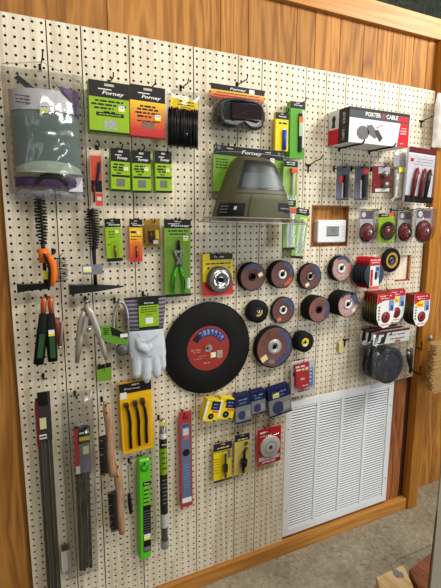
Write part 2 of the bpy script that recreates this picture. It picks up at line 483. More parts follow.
# timber lining of the two cut-outs
b = MB()
for x0, x1, z0, z1 in ((44.5, 44.7, -27.5, -20.5), (52.25, 52.5, -27.5, -20.5), (44.5, 52.5, -20.75, -20.5), (44.5, 52.5, -27.5, -27.3)):
    b.box(x0, x1, .02, .75, z0, z1)
struct(world(b, 'trim_3', PLYD))
b = MB()
for x0, x1, z0, z1 in ((68.1, 68.5, -34.5, -29.5), (64.5, 68.5, -34.5, -34.2)): b.box(x0, x1, .02, .75, z0, z1)
struct(world(b, 'trim_4', PLYD))
b = MB(); b.box(64.5, 68.1, .45, .75, -34.2, -29.5); struct(world(b, 'trim_5', PEG))
b = MB(); b.box(66.3, 70.4, .5, .74, -81.6, -54.5); struct(world(b, 'trim_6', PLYD))
b = MB(); b.box(70.4, 71.7, .6, .74, -81.6, -54.5); struct(world(b, 'trim_7', mat('dark_joint', (60, 24, 10), .6)))

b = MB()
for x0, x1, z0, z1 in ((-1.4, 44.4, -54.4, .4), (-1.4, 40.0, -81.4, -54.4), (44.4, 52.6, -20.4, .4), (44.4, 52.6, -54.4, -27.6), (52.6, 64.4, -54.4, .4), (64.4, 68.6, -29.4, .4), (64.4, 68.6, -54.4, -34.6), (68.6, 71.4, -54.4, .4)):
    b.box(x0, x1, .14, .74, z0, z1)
struct(world(b, 'hole_shade_sheet', mat('hole_shade_black', (14, 12, 11), .95)))  # black sheet added behind the board, standing in for shade inside the peg holes
# dark greenery lying on the ledge above the wall
rr = random.Random(4); b = MB()
for k in range(1500):
    u = rr.uniform(52, 92); y = rr.uniform(0.2, 5); z = 12.7+rr.random()**1.3*6*(1 if u > 56 else .4)
    a = rr.uniform(0, 2*PI); L = rr.uniform(.7, 1.8); t = rr.uniform(-.5, 1.0)
    p = Vector((u, y, z)); q = p+Vector((math.cos(a), math.sin(a)*.6, t)).normalized()*L
    w = Vector((-math.sin(a), math.cos(a), .3))*.05
    b.add([p-w, p+w, q+w*.3, q-w*.3], [(0, 1, 2, 3)])
b.v = [(x, max(y, -.05), max(z, 12.62)-FL) for x, y, z in b.v]
g = b.build('pine_garland', mat('garland_green', (62, 84, 54), .7, var=.5), fixn=False); g['kind'] = 'stuff'
tag(g, 'dark green leafy garland lying on the ledge above the wall', 'garland')

# return-air vent
r = thing('air_vent', 'large white louvered return air vent low on the wall', 'vent', 53.35, 0, -67.6)
X0, X1, Z0, Z1 = -12.9, 12.9, -13.2, 13.2
VW = mat('vent_white', (232, 235, 238), .4, var=.02)
b = MB()
b.box(X0, X1, -.12, .7, Z1-1.3, Z1, .06); b.box(X0, X1, -.12, .7, Z0, Z0+1.3, .06)
b.box(X0, X0+1.3, -.12, .7, Z0+1.2, Z1-1.2, .06); b.box(X1-1.3, X1, -.12, .7, Z0+1.2, Z1-1.2, .06)
b.build('frame', VW, r)
cols = [X0+1.3+k*(X1-X0-2.6)/4 for k in range(5)]
for k in range(1, 4): MB().box(cols[k]-.3, cols[k]+.3, -.08, .5, Z0+1.2, Z1-1.2).build('mullion', VW, r)
b = MB(); N = 46
for k in range(N):
    z = Z0+1.3+(k+.5)*(Z1-Z0-2.6)/N
    b.add([(X0+1.2, .0, z-.15), (X1-1.2, .0, z-.15), (X1-1.2, .1, z+.13), (X0+1.2, .1, z+.13),
           (X0+1.2, .05, z-.17), (X1-1.2, .05, z-.17), (X1-1.2, .15, z+.11), (X0+1.2, .15, z+.11)],
          [(0, 1, 2, 3), (7, 6, 5, 4), (0, 4, 5, 1), (3, 2, 6, 7)])
b.build('louvers', VW, r)
slab(r, 'duct_back', mat('duct_dark', (70, 72, 76), .8), X0+.5, X1-.5, Z0+.5, Z1-.5, .72, .03)
b = MB()
for sx, sz in ((-1, -1), (-1, 1), (1, -1), (1, 1)): b.lathe([(.001, -.18), (.1, -.17), (.16, -.12)], 10, (sx*12.25, 0, sz*8))
b.build('screws', STEELD, r)

# thermostat in the cut-out
u, v, w, h, a = frame([(317.9, 219.5), (346.4, 220.3), (345.6, 243), (317.7, 242)], .3)
r = thing('thermostat', 'white wall thermostat with grey screen inside the pegboard cut-out', 'thermostat', u, .3, v)
MB().box(-w/2, w/2, 0, 1.05, -h/2, h/2, .25).build('housing', mat('thermostat_white', (226, 228, 232), .35, var=.01), r)
s = slab(r, 'screen', mat('lcd_grey', (124, 132, 124), .25, var=.03), -w*.2, w*.24, -h*.23, h*.22, 0, .03)
text('70', 1.0, .1, 0, mat('lcd_digits', (60, 68, 62), .4), s, -.04)
prints(s, [(-w*.12, w*.14, h*.17, .13), (-w*.15, w*.18, -h*.18, .13)], mat('lcd_digits', (60, 68, 62)), -.04)
b = MB()
for k in range(4): b.box(w*.36, w*.43, -.03, 0, h*(.2-.14*k)-.1, h*(.2-.14*k)+.1)
b.build('buttons', mat('button_grey', (200, 204, 210), .4), r)

# ================================================================ TOP LEFT: face shield in a bag
u, v, w, h, a = frame([(6, 75), (80, 86), (84, 188), (10, 183)], 1.2)
r = thing('face_shield', 'clear curved face shield in a printed plastic bag, top corner of the pegboard', 'face shield', u, 1.2, v)
TEAL = clear('teal_visor', (170, 186, 182), .42, .13, body=(132, 152, 148))
W2 = w/2-.35
def arc(z, k=1.0, n=20, off=0): return [((W2+off)*math.cos(PI-PI*i/n), -(2.9*k+off)*math.sin(PI*i/n)**.8, z) for i in range(n+1)]
b = MB(); b.loft([arc(h*(.26-.065*k), 1) for k in range(11)], closed=False, smooth=True)
b.build('visor', TEAL, r)
b = MB(); b.tube(arc(h*-.39, 1), .12, 6); b.tube(arc(h*.27, 1), .08, 6); b.build('visor_edge', mat('pale_teal_rim', (170, 188, 178), .3), r)
b = MB(); b.loft([arc(z, 1, 20, .08) for z in (h*.36, h*.30, h*.23, h*.175)], closed=False, smooth=True)
hd = b.build('header_card', mat('bag_white', (214, 214, 218), .4, var=.03), r, label='white paper header')
b = MB(); b.loft([[(p[0], p[1], p[2]+(h*.05 if i == 0 else 0)) for i, p in enumerate([arc(z, 1, 40, .14)[i0+int(k*(40-i0)/9)] for k in range(10)])] for z, i0 in ((h*.40, 22), (h*.34, 25), (h*.27, 29), (h*.16, 31))], closed=False, smooth=True)
pp = b.build('side_print', PURPLE, hd, label='purple printed side panel')
rows = []
for k in range(3): rows.append((-W2*.85, -W2*.2, h*(.285-.03*k), .13))
prints(hd, rows, DKGREY, -2.75)
b = MB(); b.add([(-W2*.85, -2.2, h*.44), (-W2*.72, -2.4, h*.47), (-W2*.3, -2.75, h*.36), (-W2*.45, -2.65, h*.335)], [(0, 1, 2, 3)]); b.build('logo', DKGREY, hd, fixn=False)
s = sticker(r, -W2*.08, h*.185, .95, .95, -3.05)
b = MB(); rg = []
for i in range(21):
    p = arc(0, 1, 20, .05)[i]; zt_ = h*(-.36+.075*math.sin(PI*i/20)**1.5); rg.append([(p[0], p[1], zt_), (p[0], p[1], h*-.385)])
b.loft(rg[2:19], closed=False, smooth=True); b.build('lower_band', mat('pale_green_band', (176, 192, 172), .35), r, label='pale green band along the lower edge')
b = MB(); b.tube([(-w*.52, -.1, h*.6), (-w*.54, -.3, 0), (-w*.5, -.1, -h*.6)], .06, 5); b.tube([(w*.52, -.1, h*.52), (w*.54, -.3, 0), (w*.5, -.1, -h*.62)], .06, 5); b.tube([(-w*.52, -.1, h*.6), (0, -.4, h*.66), (w*.52, -.1, h*.52)], .06, 5); b.build('bag_seam', RIM, r)
# headgear folded below the visor
b = MB(); b.loft([arc(h*-.43, .75), arc(h*-.47, .8), arc(h*-.52, .75)], closed=False, smooth=True); b.build('brow_band', PURPLE, r, label='purple band')
b = MB(); b.tube([(-1.6, -2.0, h*-.5), (-.9, -2.3, h*-.43), (.1, -2.45, h*-.41), (1.1, -2.3, h*-.43), (1.9, -2.0, h*-.5)], .32, 8, .6); b.build('headgear', BLACKP, r)
slab(r, 'bag_emblem', mat('emblem_white', (214, 210, 222), .4), W2*.55, W2*.98, -h*.56, -h*.42, -1.5, .03)
bm_ = bagmesh(w*1.08, h*1.18, 3.9, .42, 24, 30, 3)
bm_.build('bag', clear('bag_film', amount=.7, rough=.14), r, label='crumpled clear bag')
bm_ = bagmesh(w*.95, 1.7, 1.8, .8, 18, 8, 5); bm_.v = [(x, y, z-h*.58) for x, y, z in bm_.v]
bm_.build('bag_hem', clear('hem_film', (240, 240, 243), .8, .25, body=(205, 205, 212)), r)

def slim(name, label, cat, q, d, t, col, **k): return card(name, label, cat, q, d, col, t, **k)

# ================================================================ FORNEY CARDS, upper rows
R1 = [(.15, .85, .38, .035), (.06, .92, .45, .035), (.12, .6, .52, .035), (.35, .68, .59, .035)]
r, w, h = card('repair_kit', 'wide lime green card with black header, top row beside the face shield', 'package',
     [(89.3, 78.9), (128.6, 84.6), (129.8, 134.6), (88.6, 132.2)], 2.2, LIME, 1.1, .31, logo='Forney', stick=(.8, .5), rows=R1)
slab(r, 'caption_bar', BLACK, -w*.33, w*.36, -h*.17, -h*.1, 0, .02); prints(r, [(-w*.27, w*.3, -h*.135, .12)], LIME, -.03)
MB().prism(rrect(-w*.15, w*.18, -h*.42, -h*.24, .1), -.02, 0).build('product_photo', mat('photo_grey', (160, 165, 150), .5, var=.5, scale=120), r)
slab(r, 'foot_band', BLACK, -w/2, w/2, -h/2, -h*.46, 0, .02)
r, w, h = card('repair_kit', 'yellow to red shaded card with black header, top row', 'package',
     [(130.2, 83.6), (164.3, 88.6), (166, 139.2), (129.6, 134.6)], 2.2,
     [(0, (235, 190, 20)), (.3, (236, 196, 20)), (.55, (226, 130, 20)), (.85, (196, 44, 30)), (1, (180, 30, 28))], 1.1, .30, logo='Forney', stick=(.78, .6),
     rows=[(.28, .72, .40, .035), (.2, .8, .46, .035), (.15, .85, .53, .035), (.2, .6, .6, .035), (.2, .85, .69, .025)])
MB().prism(rrect(-w*.17, w*.18, -h*.34, -h*.2, .08), -.02, 0).build('product_photo', mat('photo_brown', (130, 95, 75), .5, var=.6, scale=120), r)
# zip ties
u, v, w, h, a = frame([(166.7, 87.5), (199.2, 94), (198.6, 150.6), (167.6, 146)], 2.2)
r = thing('cable_tie_bag', 'clear bag of black cable ties with a yellow header, end of the top row', 'package', u, 2.2, v, a)
b = MB(); rr = random.Random(3)
for k in range(46):
    x = -w*.44+w*.88*k/45; y = -rr.uniform(.05, .55)
    b.tube([(x+rr.uniform(-.1, .1), y, h*rr.uniform(.14, .2)), (x+rr.uniform(-.12, .12), y-.08, -h*.1), (x+rr.uniform(-.1, .1), y, -h*.46)], .085, 5)
b.build('cable_ties', BLACKP, r)
b = MB(); b.box(-w*.46, w*.46, -.06, .3, -h*.47, h*.16); b.build('tie_bundle', RUBBER, r)
hd = slab(r, 'header', YEL, -w*.42, w*.42, h*.17, h*.36, -.25, .04, label='yellow header label')
prints(hd, [(-w*.15, w*.3, h*.30, .16), (-w*.2, w*.3, h*.25, .12), (-w*.1, w*.2, h*.205, .1)], BLACK, -.31)
slab(hd, 'header_edge', RED, -w*.42, w*.42, h*.155, h*.18, -.26, .04)
sticker(r, -w*.12, h*.36, .8, .6, -.36)
bagmesh(w, h, .55, .16, 12, 18, 8).build('bag', FILM, r)

# three small kits in a row
for q, lab, st in (([(110.4, 147.3), (129.8, 150), (130.4, 192), (111.2, 190.8)], 'small lime kit, first of the three matching small cards in a row', (.78, .46)),
               ([(131.9, 150), (149.8, 151.3), (152.0, 193), (132.4, 192.3)], 'small lime kit, middle of the three matching small cards in a row', (.75, .44)),
               ([(154.9, 150), (170.8, 151.8), (172.5, 193), (155.5, 192.6)], 'small lime kit, last of the three matching small cards in a row', (.75, .46))):
    r, w, h = card('repair_kit', lab, 'package', q, 2.2, LIME, 1.0, .30, logo='Forney', stick=st, group='small lime cards in a row',
        rows=[(.15, .7, .37, .035), (.1, .62, .44, .04), (.18, .62, .5, .035), (.3, .55, .57, .03)], seed=len(lab))
    slab(r, 'caption_bar', BLACK, -w*.45, w*.48, -h*.16, -h*.11, 0, .02)
    MB().prism(rrect(-w*.22, w*.22, -h*.38, -h*.2, .08), -.02, 0).build('product_photo', mat('photo_grey2', (110, 112, 100), .5, var=.5, scale=150), r)
    slab(r, 'foot_band', BLACK, -w/2, w/2, -h/2, -h*.45, 0, .02)

# marker in a red orange blister
u, v, w, h, a = frame([(89.6, 150), (102.0, 150), (103.6, 208), (91.2, 208)], 1.2)
r = thing('marker_set', 'red orange blister card with a blue marker, beside the lime kits', 'package', u, 1.2, v, a)
MB().box(-w/2, w/2, 0, .05, -h/2, h/2, .05).build('card', mat('blister_back', (208, 190, 168), .5), r)
slab(r, 'upper_print', SALMON, -w*.46, w*.42, -h*.02, h*.40, 0, .03, label='red orange print')
slab(r, 'lower_print', SALMON, -w*.1, w*.46, -h*.46, -h*.24, 0, .03)
slab(r, 'white_patch', WHITE, -w*.02, w*.34, -h*.37, -h*.30, -.03, .02)
slab(r, 'dark_print', BLACK, -w*.46, w*.42, -h*.22, -h*.02, 0, .02)
b = MB(); b.tube([(-.15, -.2, -h*.12), (-.05, -.25, -h*.06), (.18, -.25, h*.1), (.36, -.25, h*.26), (.4, -.22, h*.3)], [.08, .17, .19, .19, .1], 10); b.build('marker', NAVY, r, label='blue marker')
b = MB(); b.tube([(-.35, -.2, -h*.04), (-.4, -.25, -h*.4)], [.15, .12], 8); b.build('marker_stem', DRED, r)
blister(r, -w*.46, w*.46, -h*.46, h*.42, .45)

# ================================================================ SMALL TIP CARDS AND PLIERS
def tipcard(q, lab, grad, stick, content, rows):
    r, w, h = card('tip_card', lab, 'package', q, 1.0, grad, .06, .19, logo='Forney', logow=.75, stick=stick, rows=rows, seed=len(lab))
    b = MB(); b.tube([(w*.05, -.12, -h*.12), (w*.06, -.14, -h*.3), (w*.05, -.12, -h*.4)], [.1, .16, .1], 8); b.build('brass_tip', mat('brass', (150, 105, 60), .35, .8), r)
    blister(r, -w*.2, w*.3, -h*.44, -h*.02, .45, bev=.15)
    return r, w, h
r, w, h = tipcard([(104, 219), (120.4, 218.6), (122.8, 261), (107.4, 261.7)], 'lime green tip card, first of the small cards beside the boxed pliers', LIME, (.72, .3), 0, [(.2, .6, .3, .02), (.2, .6, .36, .02), (.2, .55, .42, .02), (.1, .3, .6, .02)])
slab(r, 'foot_band', BLACK, -w/2, w/2, -h/2, -h*.42, 0, .02)
tipcard([(129, 219.5), (142.6, 219), (142.4, 261.7), (130, 261.7)], 'yellow to red shaded tip card beside the amber package',
        [(0, (238, 196, 20)), (.35, (236, 190, 20)), (.6, (228, 110, 24)), (1, (200, 36, 34))], (.68, .32), 0, [(.1, .5, .3, .05), (.1, .9, .4, .02), (.1, .6, .47, .02)])
u, v, w, h, a = frame([(143.6, 220), (160, 219.4), (161, 245.5), (145.6, 249)], 1.0)
r = thing('nozzle_pack', 'amber brown blister pack between the tip cards and the pliers', 'package', u, 1.0, v, a)
MB().box(-w/2, w/2, 0, .06, -h/2, h/2, .1).build('card', mat('amber_card', (150, 112, 30), .4), r)
b = MB(); b.tube([(-.35, -.2, h*.1), (-.35, -.25, -h*.3)], .28, 10); b.tube([(.1, -.2, h*.1), (.1, -.25, -h*.3)], .2, 10); b.build('nozzles', mat('brown_copper', (92, 56, 22), .35, .5), r)
slab(r, 'yellow_label', YEL, w*.15, w*.36, -h*.2, h*.12, -.2, .03); sticker(r, w*.1, -h*.3, .7, .5, -.5, False)
blister(r, -w*.46, w*.46, -h*.46, h*.3, .55, clear('amber_blister', (205, 165, 60), .7, .1))

r, w, h = card('pliers_card', 'tall lime green card carrying green handled pliers', 'package',
     [(164.2, 219.5), (190.2, 219.5), (191.4, 297), (164.6, 296)], 1.2, LIMED, .08, .11, logo='Forney', logow=.72, stick=(.8, .24), rows=[(.14, .9, .145, .018), (.2, .8, .185, .016)])
b = MB()
for s in (-1, 1):
    b.tube([(s*.55, -.35, h*.09), (s*.3, -.35, h*.02), (-s*.25, -.35, -h*.06), (-s*.35, -.35, -h*.1)], [.12, .22, .26, .2], 8, .6)
b.box(-.75, .75, -.45, -.2, h*.075, h*.115); b.build('pliers_head', mat('pliers_steel', (130, 132, 128), .35, .7), r)
b = MB(); b.tube([(0, -.35, h*.24), (0, -.35, h*.11)], [.18, .3], 8, .6); b.build('jaws', IRON, r, label='dark pointed jaws')
for s in (-1, 1):
    b = MB(); b.tube([(s*.25, -.35, -h*.11), (s*.62, -.4, -h*.2), (s*.85, -.4, -h*.32), (s*.75, -.35, -h*.45)], [.2, .27, .27, .17], 8, .7); hg = b.build('pliers_handle', GREEN, r, label='green grip')
    MB().tube([(s*.66, -.6, -h*.23), (s*.83, -.6, -h*.32), (s*.78, -.55, -h*.4)], [.07, .1, .06], 6).build('grip_inlay', BLACKP, hg)
slab(r, 'foot_band', BLACK, -w/2, w/2, -h/2, -h*.465, 0, .02)
blister(r, -w*.4, w*.4, -h*.46, h*.28, .8, bev=.4)
slab(r, 'side_label', WHITE, w*.36, w*.48, -h*.4, -h*.26, 0, .02)

# ================================================================ GOGGLES AND WELDING HELMET
u, v, w, h, a = frame([(211.8, 83), (264.6, 90.6), (263.6, 134.5), (210, 130)], 1.5)
r = thing('goggles', 'dark welding goggles in a clear pack with a yellow and red header', 'goggles', u, 1.5, v, a)
MB().box(-w/2, w/2, 0, .06, h*.22, h*.5, .05).build('card', gradmat('goggle_print', [(0, (230, 190, 30)), (.13, (230, 190, 40)), (.2, (222, 120, 50)), (.28, (190, 50, 50))], h), r)
hd = slab(r, 'header', BLACK, -w/2, w/2, h*.38, h*.5, 0, .03); text('Forney', h*.07, -w*.02, h*.43, WHITE, hd, -.045, .25, .02, name='logo', width=w*.3)
slab(r, 'price_sticker', WHITE, w*.2, w*.3, h*.37, h*.47, -.04, .015)
prints(r, [(-w*.4, w*.4, h*.33, .14), (-w*.45, w*.42, h*.27, .14)], DRED, -.02)
GW, GH = w*.455, h*.33; zc = -h*.14
def gpt(s, y, k=0):
    out = []
    for i in range(40):
        a_ = 2*PI*i/40; ca, sa = math.cos(a_), math.sin(a_)
        x = GW*s*math.copysign(abs(ca)**.55, ca); z = GH*s*math.copysign(abs(sa)**.6, sa)
        if sa < 0 and abs(x) < GW*.25: z *= .62+.38*abs(x)/(GW*.25)
        out.append((x, y+abs(x/GW)**2*.9, zc+z))
    return out
b = MB(); b.loft([gpt(.92, -.1), gpt(1, -.6), gpt(1, -1.4), gpt(.93, -1.9), gpt(.82, -2.05), gpt(.78, -1.9)], smooth=True); b.build('goggle_body', mat('goggle_dark', (30, 40, 42), .28), r)
b = MB(); rg = gpt(.8, -1.88); b.add(rg, [tuple(range(40))]); b.build('goggle_skirt', mat('goggle_dark2', (24, 30, 32), .3), r)
b = MB(); o = rrect(-GW*.52, GW*.72, zc-GH*.4, zc+GH*.62, .3); n = len(o)
b.loft([[(x, -1.7+abs(x/GW)**2*.6, z) for x, z in o], [(x, -2.2+abs(x/GW)**2*.7, z) for x, z in o]], caps=True); b.build('lens', mat('goggle_lens', (42, 28, 32), .12), r, label='dark red tinted lens')
b = MB()
for x in (-GW*.98, GW*.9): b.box(x-.18, x+.18, -1.3, -.6, zc-.6, zc+.5, .05)
b.build('strap_clips', BLACKP, r)
blister(r, -w*.48, w*.48, -h*.48, h*.2, 2.5, BLIST, .9)
slab(r, 'back_film', FILM, -w/2, w/2, -h/2, h*.22, .05, .03)

u, v, w, h, a = frame([(213.2, 143.6), (282.8, 152.2), (282.5, 195.5), (213.2, 190.8)], 1.4)
r = thing('welding_helmet', 'olive drab welding helmet packed on a lime green card with black header', 'welding helmet', u, 1.4, v, a)
MB().box(-w/2, w/2, 0, .06, -h/2, h/2, .1).build('card', LIMED, r)
hd = slab(r, 'header', BLACK, -w/2, w/2, h*.29, h*.5, 0, .03); text('Forney', h*.11, w*.02, h*.39, WHITE, hd, -.045, .25, .02, name='logo', width=w*.3)
for x in (-w*.28, w*.26): slab(hd, 'hang_slot', mat('slot_pale', (190, 185, 165)), x-.5, x+.5, h*.43, h*.455, -.03, .012)
for x in (-w*.43, w*.43): MB().lathe([(.001, 0), (.28, 0)], 14, (x, -.04, h*.44)).build('seal', mat('seal_grey', (110, 110, 112)), hd)
sticker(r, w*.33, h*.26, .8, .8, -.08)
prints(r, [(-w*.47, -w*.3, h*(.2-.06*k), .16) for k in range(4)]+[(w*.36, w*.48, h*(.1-.06*k), .12) for k in range(5)], BLACK, -.02)
OLIVE = mat('olive_shell', (88, 86, 58), .5, var=.08, scale=12)
HB = -h*.5-4.15      # lower lip of the helmet
HT = h*.29
HW = w*.5
def hs(t, s):
    """helmet surface: t 0..1 across the front, s 0 (crown) .. 1 (chin)"""
    wv = HW*(.42+.58*min(1, s*1.15)**.75); dp = 3.0+2.7*min(1, s*1.5)**.7-.25*s
    if s < .16: k = math.sin(PI/2*s/.16)**.5; dp = dp*(.35+.65*k); wv *= .75+.25*k
    a_ = PI*(1-t); ca, sa = math.cos(a_), math.sin(a_)
    return Vector((wv*math.copysign(abs(ca)**.75, ca), -.1-dp*abs(sa)**.7, HT+(HB-HT)*s))
def patch(t0, t1, s0, s1, off, n=14, taper=0):
    rings = []
    for k in range(n+1):
        s = s0+(s1-s0)*k/n; row = []
        for i in range(n+1):
            f = i/n; t = t0+(t1-t0)*f; t = t+(.5-t)*taper*(1-k/n)
            p = hs(t, s); q = Vector((p.x*.7, p.y, 0)).normalized(); row.append(tuple(p+q*off))
        rings.append(row)
    return MB().loft(rings, closed=False, smooth=True)
b = MB(); S = [0, .02, .05, .1, .16]+[.16+.84*k/18 for k in range(1, 19)]
b.loft([[tuple(hs(i/36, s)) for i in range(37)] for s in S], closed=False, smooth=True)
b.add([tuple(hs(i/36, 0)) for i in range(37)], [tuple(range(37))])
b.build('shell', OLIVE, r)
patch(.22, .72, .09, .53, .10, taper=.12).build('viewing_window', mat('window_dark', (30, 35, 37), .32), r, label='dark glossy viewing window')
patch(.27, .67, .29, .51, .16, taper=.05).build('filter_lens', mat('filter_lens', (70, 84, 88), .34), r)
patch(.22, .78, .55, .59, .14).build('brow_ridge', OLIVE, r)
patch(.38, .62, .60, .97, .18).build('nose_ridge', OLIVE, r)
patch(.05, .34, .74, .93, .07).build('side_label', BLACK, r, label='black printed side label')
patch(.56, .72, .72, .85, .2).build('front_label', BLACK, r)
patch(.58, .70, .79, .81, .23).build('label_print', GREY, r)
patch(.235, .262, .79, .84, .09).build('label_icon', WHITE, r)
for k in range(3): patch(.08, .17, .78+.045*k, .795+.045*k, .09).build('label_print', GREY, r)
patch(.02, .98, .96, 1.0, .16).build('chin_lip', OLIVE, r)
# clear clamshell: a skirt flaring out below the helmet
b = MB(); rings = []
for z, sx, dd in ((h*.47, .47, .5), (h*.3, .53, 3.6), (-h*.4, .57, 6.0), (HB+.4, .62, 6.6)):
    rings.append([(w*sx*math.cos(PI-PI*i/16)*(1 if abs(math.cos(PI*i/16)) > .01 else 1), -.05-dd*math.sin(PI*i/16)**.5, z) for i in range(17)])
b.loft(rings, closed=False, smooth=True); b.build('blister', clear('shell_blister', amount=.975, rough=.4), r)
b = MB(); i_ = rings[-1]; o = [(x*1.12, y*1.1-.2, z-.65) for x, y, z in i_]
b.loft([i_, o, [(x, y, z-.06) for x, y, z in o]], closed=False); b.build('blister_base', clear('base_blister', amount=.5, rough=.12), r)
b = MB(); b.tube(o, .09, 6); b.tube(i_, .07, 6)
for k in (0, 16): b.tube([rg_[k] for rg_ in rings], .06, 6)
b.tube(rings[1], .04, 5); b.build('blister_rim', RIM, r)
b = MB(); b.add([(x, y, HB-.3) for x, y, z in o], [tuple(range(17))]); b.build('blister_floor', clear('floor_blister', (170, 172, 174), .6, .2, body=(120, 122, 124)), r, fixn=False)

# ================================================================ RIGHT OF THE HELMET
r, w, h = card('marker_pack', 'yellow pack with a blue capped marker, right of the goggles', 'package',
     [(275.6, 111.5), (288.6, 114), (288.2, 152), (275.2, 150)], 1.6, YEL, .5, .17, stick=(.68, .46), rows=[(.25, .85, .27, .045)])
b = MB(); b.tube([(.35, -.2, h*.05), (.35, -.2, -h*.47)], .32, 12); b.build('marker', mat('bright_blue', (45, 80, 205), .35), r, label='blue marker')
text('Forney', .35, 0, h*.40, WHITE, r, -.05, .25, .02, name='logo', width=w*.6)
r, w, h = card('rod_pack', 'tall green pack of rods with a black header, right of the yellow marker pack', 'package',
     [(290.6, 100.5), (305.2, 103), (304.2, 159.5), (289.8, 157.5)], 1.6, mat('green_pack', (96, 176, 52), .3), 1.0, .12)
text('Forney', .32, 0, h*.44, WHITE, r, -.05, .25, .02, name='logo', width=w*.6)
b = MB(); b.box(w*.05, w*.28, -.25, 0, -h*.38, h*.3, .08); b.build('rods', BLACKP, r)
slab(r, 'rod_label', mat('pale_green_label', (190, 215, 170), .4), w*.05, w*.28, -h*.1, h*.16, -.25, .02); slab(r, 'orange_seal', ORANGE, w*.02, w*.3, h*.14, h*.24, -.25, .03)
slab(r, 'white_label', WHITE, w*.28, w*.48, -h*.3, h*.36, 0, .03)
blister(r, -w*.48, w*.48, -h*.48, h*.36, .5)

def slimpack(q, d, lab, orange, foot, tagy=None, clearbar=True):
    r, w, h = card('rod_pack', lab, 'package', q, d, mat('green_pack2', (146, 190, 66), .35), .25, .13)
    text('Forney', .3, 0, h*.425, WHITE, r, -.05, .25, .02, name='logo', width=w*.6)
    slab(r, 'header_stripe', WHITE, -w*.3, w*.3, h*.455, h*.475, -.03, .01)
    if clearbar:
        b = MB(); b.tube([(w*.18, -.25, h*.28), (w*.12, -.25, -h*.42)], .26, 8); b.build('soapstone', mat('soapstone', (212, 208, 190), .4), r, label='pale rod')
    if orange: MB().box(w*-.05, w*.4, -.55, -.05, h*.24, h*.34, .05).build('orange_cap', SALMON, r, label='orange cap')
    if foot: slab(r, 'foot_band', BLACK, -w/2, w/2, -h/2, -h*.45, 0, .04)
    if tagy: slab(r, 'price_sticker', mat('sticker_yellow', (240, 230, 60)), w*.1, w*.42, h*.24, h*.32, -.1, .02)
    blister(r, -w*.4, w*.46, -h*.46, h*.34, .5, bev=.2)
slimpack([(284, 161), (298, 161), (296, 206), (282, 207)], 2.0, 'green rod pack with an orange cap directly under the tall green pack', True, False)
slimpack([(283.5, 199.5), (295.5, 201), (294.5, 250.5), (283, 249.5)], 2.6, 'green rod pack with black foot hanging below the orange capped one', True, True)
slimpack([(297, 207.5), (309.5, 209.5), (302.5, 259), (291, 258)], 1.4, 'tilted green rod pack with a yellow tag, beside the thermostat', False, True, 1, True)

# ================================================================ PORTER CABLE BOX
Dp = 5.1
u, v, w, h, a = frame([(349.5, 106.3), (409.4, 114.3), (408.3, 148.0), (349.0, 141.6)], Dp)
r = thing('grinder_box', 'white and red boxed angle grinder resting on two wire hooks near the top', 'box', u, Dp, v, 0)
DB = Dp-.25
BXW = mat('box_white', (226, 226, 230), .4, var=.02); BXB = mat('box_charcoal', (30, 31, 36), .4); BXR = mat('box_red', (204, 26, 40), .4)
MB().box(-w/2, w/2, 0, DB, -h/2, h/2, .04).build('carton', BXW, r)
f = slab(r, 'front_print', mat('box_panel', (222, 222, 228), .35, var=.02), -w/2, w/2, -h/2, h/2, 0, .02)
slab(f, 'top_band', mat('box_band', (64, 72, 78), .4), -w/2, w/2, h*.2, h/2, -.02, .012)
slab(f, 'top_line', BXB, -w/2, w/2, h*.42, h/2, -.03, .012)
text('PORTER', h*.17, -w*.13, h*.335, WHITE, f, -.05, 0, .025, width=w*.25)
text('CABLE', h*.17, w*.19, h*.335, WHITE, f, -.05, 0, .025, width=w*.2)
text('+', h*.26, w*.045, h*.335, BXR, f, -.05, 0, .04)
rw = MB(); rw.add([(w*.30, -.034, -h/2), (w/2, -.034, -h/2), (w/2, -.034, h*.2), (w*.34, -.034, h*.2)], [(0, 1, 2, 3)]); rw.build('red_panel', BXR, f, fixn=False)
slab(f, 'red_corner', BXR, w*.3, w*.47, h*.25, h*.4, -.04, .008)
prints(f, [(w*.36, w*.45, h*.06, .14), (w*.35, w*.46, -h*.02, .2), (w*.35, w*.45, -h*.1, .2), (w*.35, w*.42, -h*.4, .14)], mat('print_pink', (238, 190, 190)), -.045)
GM = mat('grinder_grey', (104, 100, 100), .5, var=.2)
b = MB()
b.v += []; b.prism([(-w*.28+w*.10*math.cos(t)*1.0, -h*.2+h*.2*math.sin(t)) for t in [2*PI*k/20 for k in range(20)]], -.05, -.022)
b.prism([(-w*.22, h*.02), (-w*.14, h*.06), (-w*.02, -h*.22), (-w*.08, -h*.34), (-w*.2, -h*.2)], -.05, -.022)
b.build('grinder_picture', GM, f)
b = MB(); b.prism([(-w*.1, -h*.12), (-w*.04, -h*.06), (w*.05, -h*.3), (w*.0, -h*.42)], -.06, -.03); b.build('grinder_handle_picture', DKGREY, f)
b = MB(); b.prism([(-w*.08, h*.0), (w*.04, h*.1), (w*.05, h*.07), (-w*.06, -h*.04)], -.05, -.03); b.build('switch_picture', mat('print_pink2', (222, 150, 155)), f)
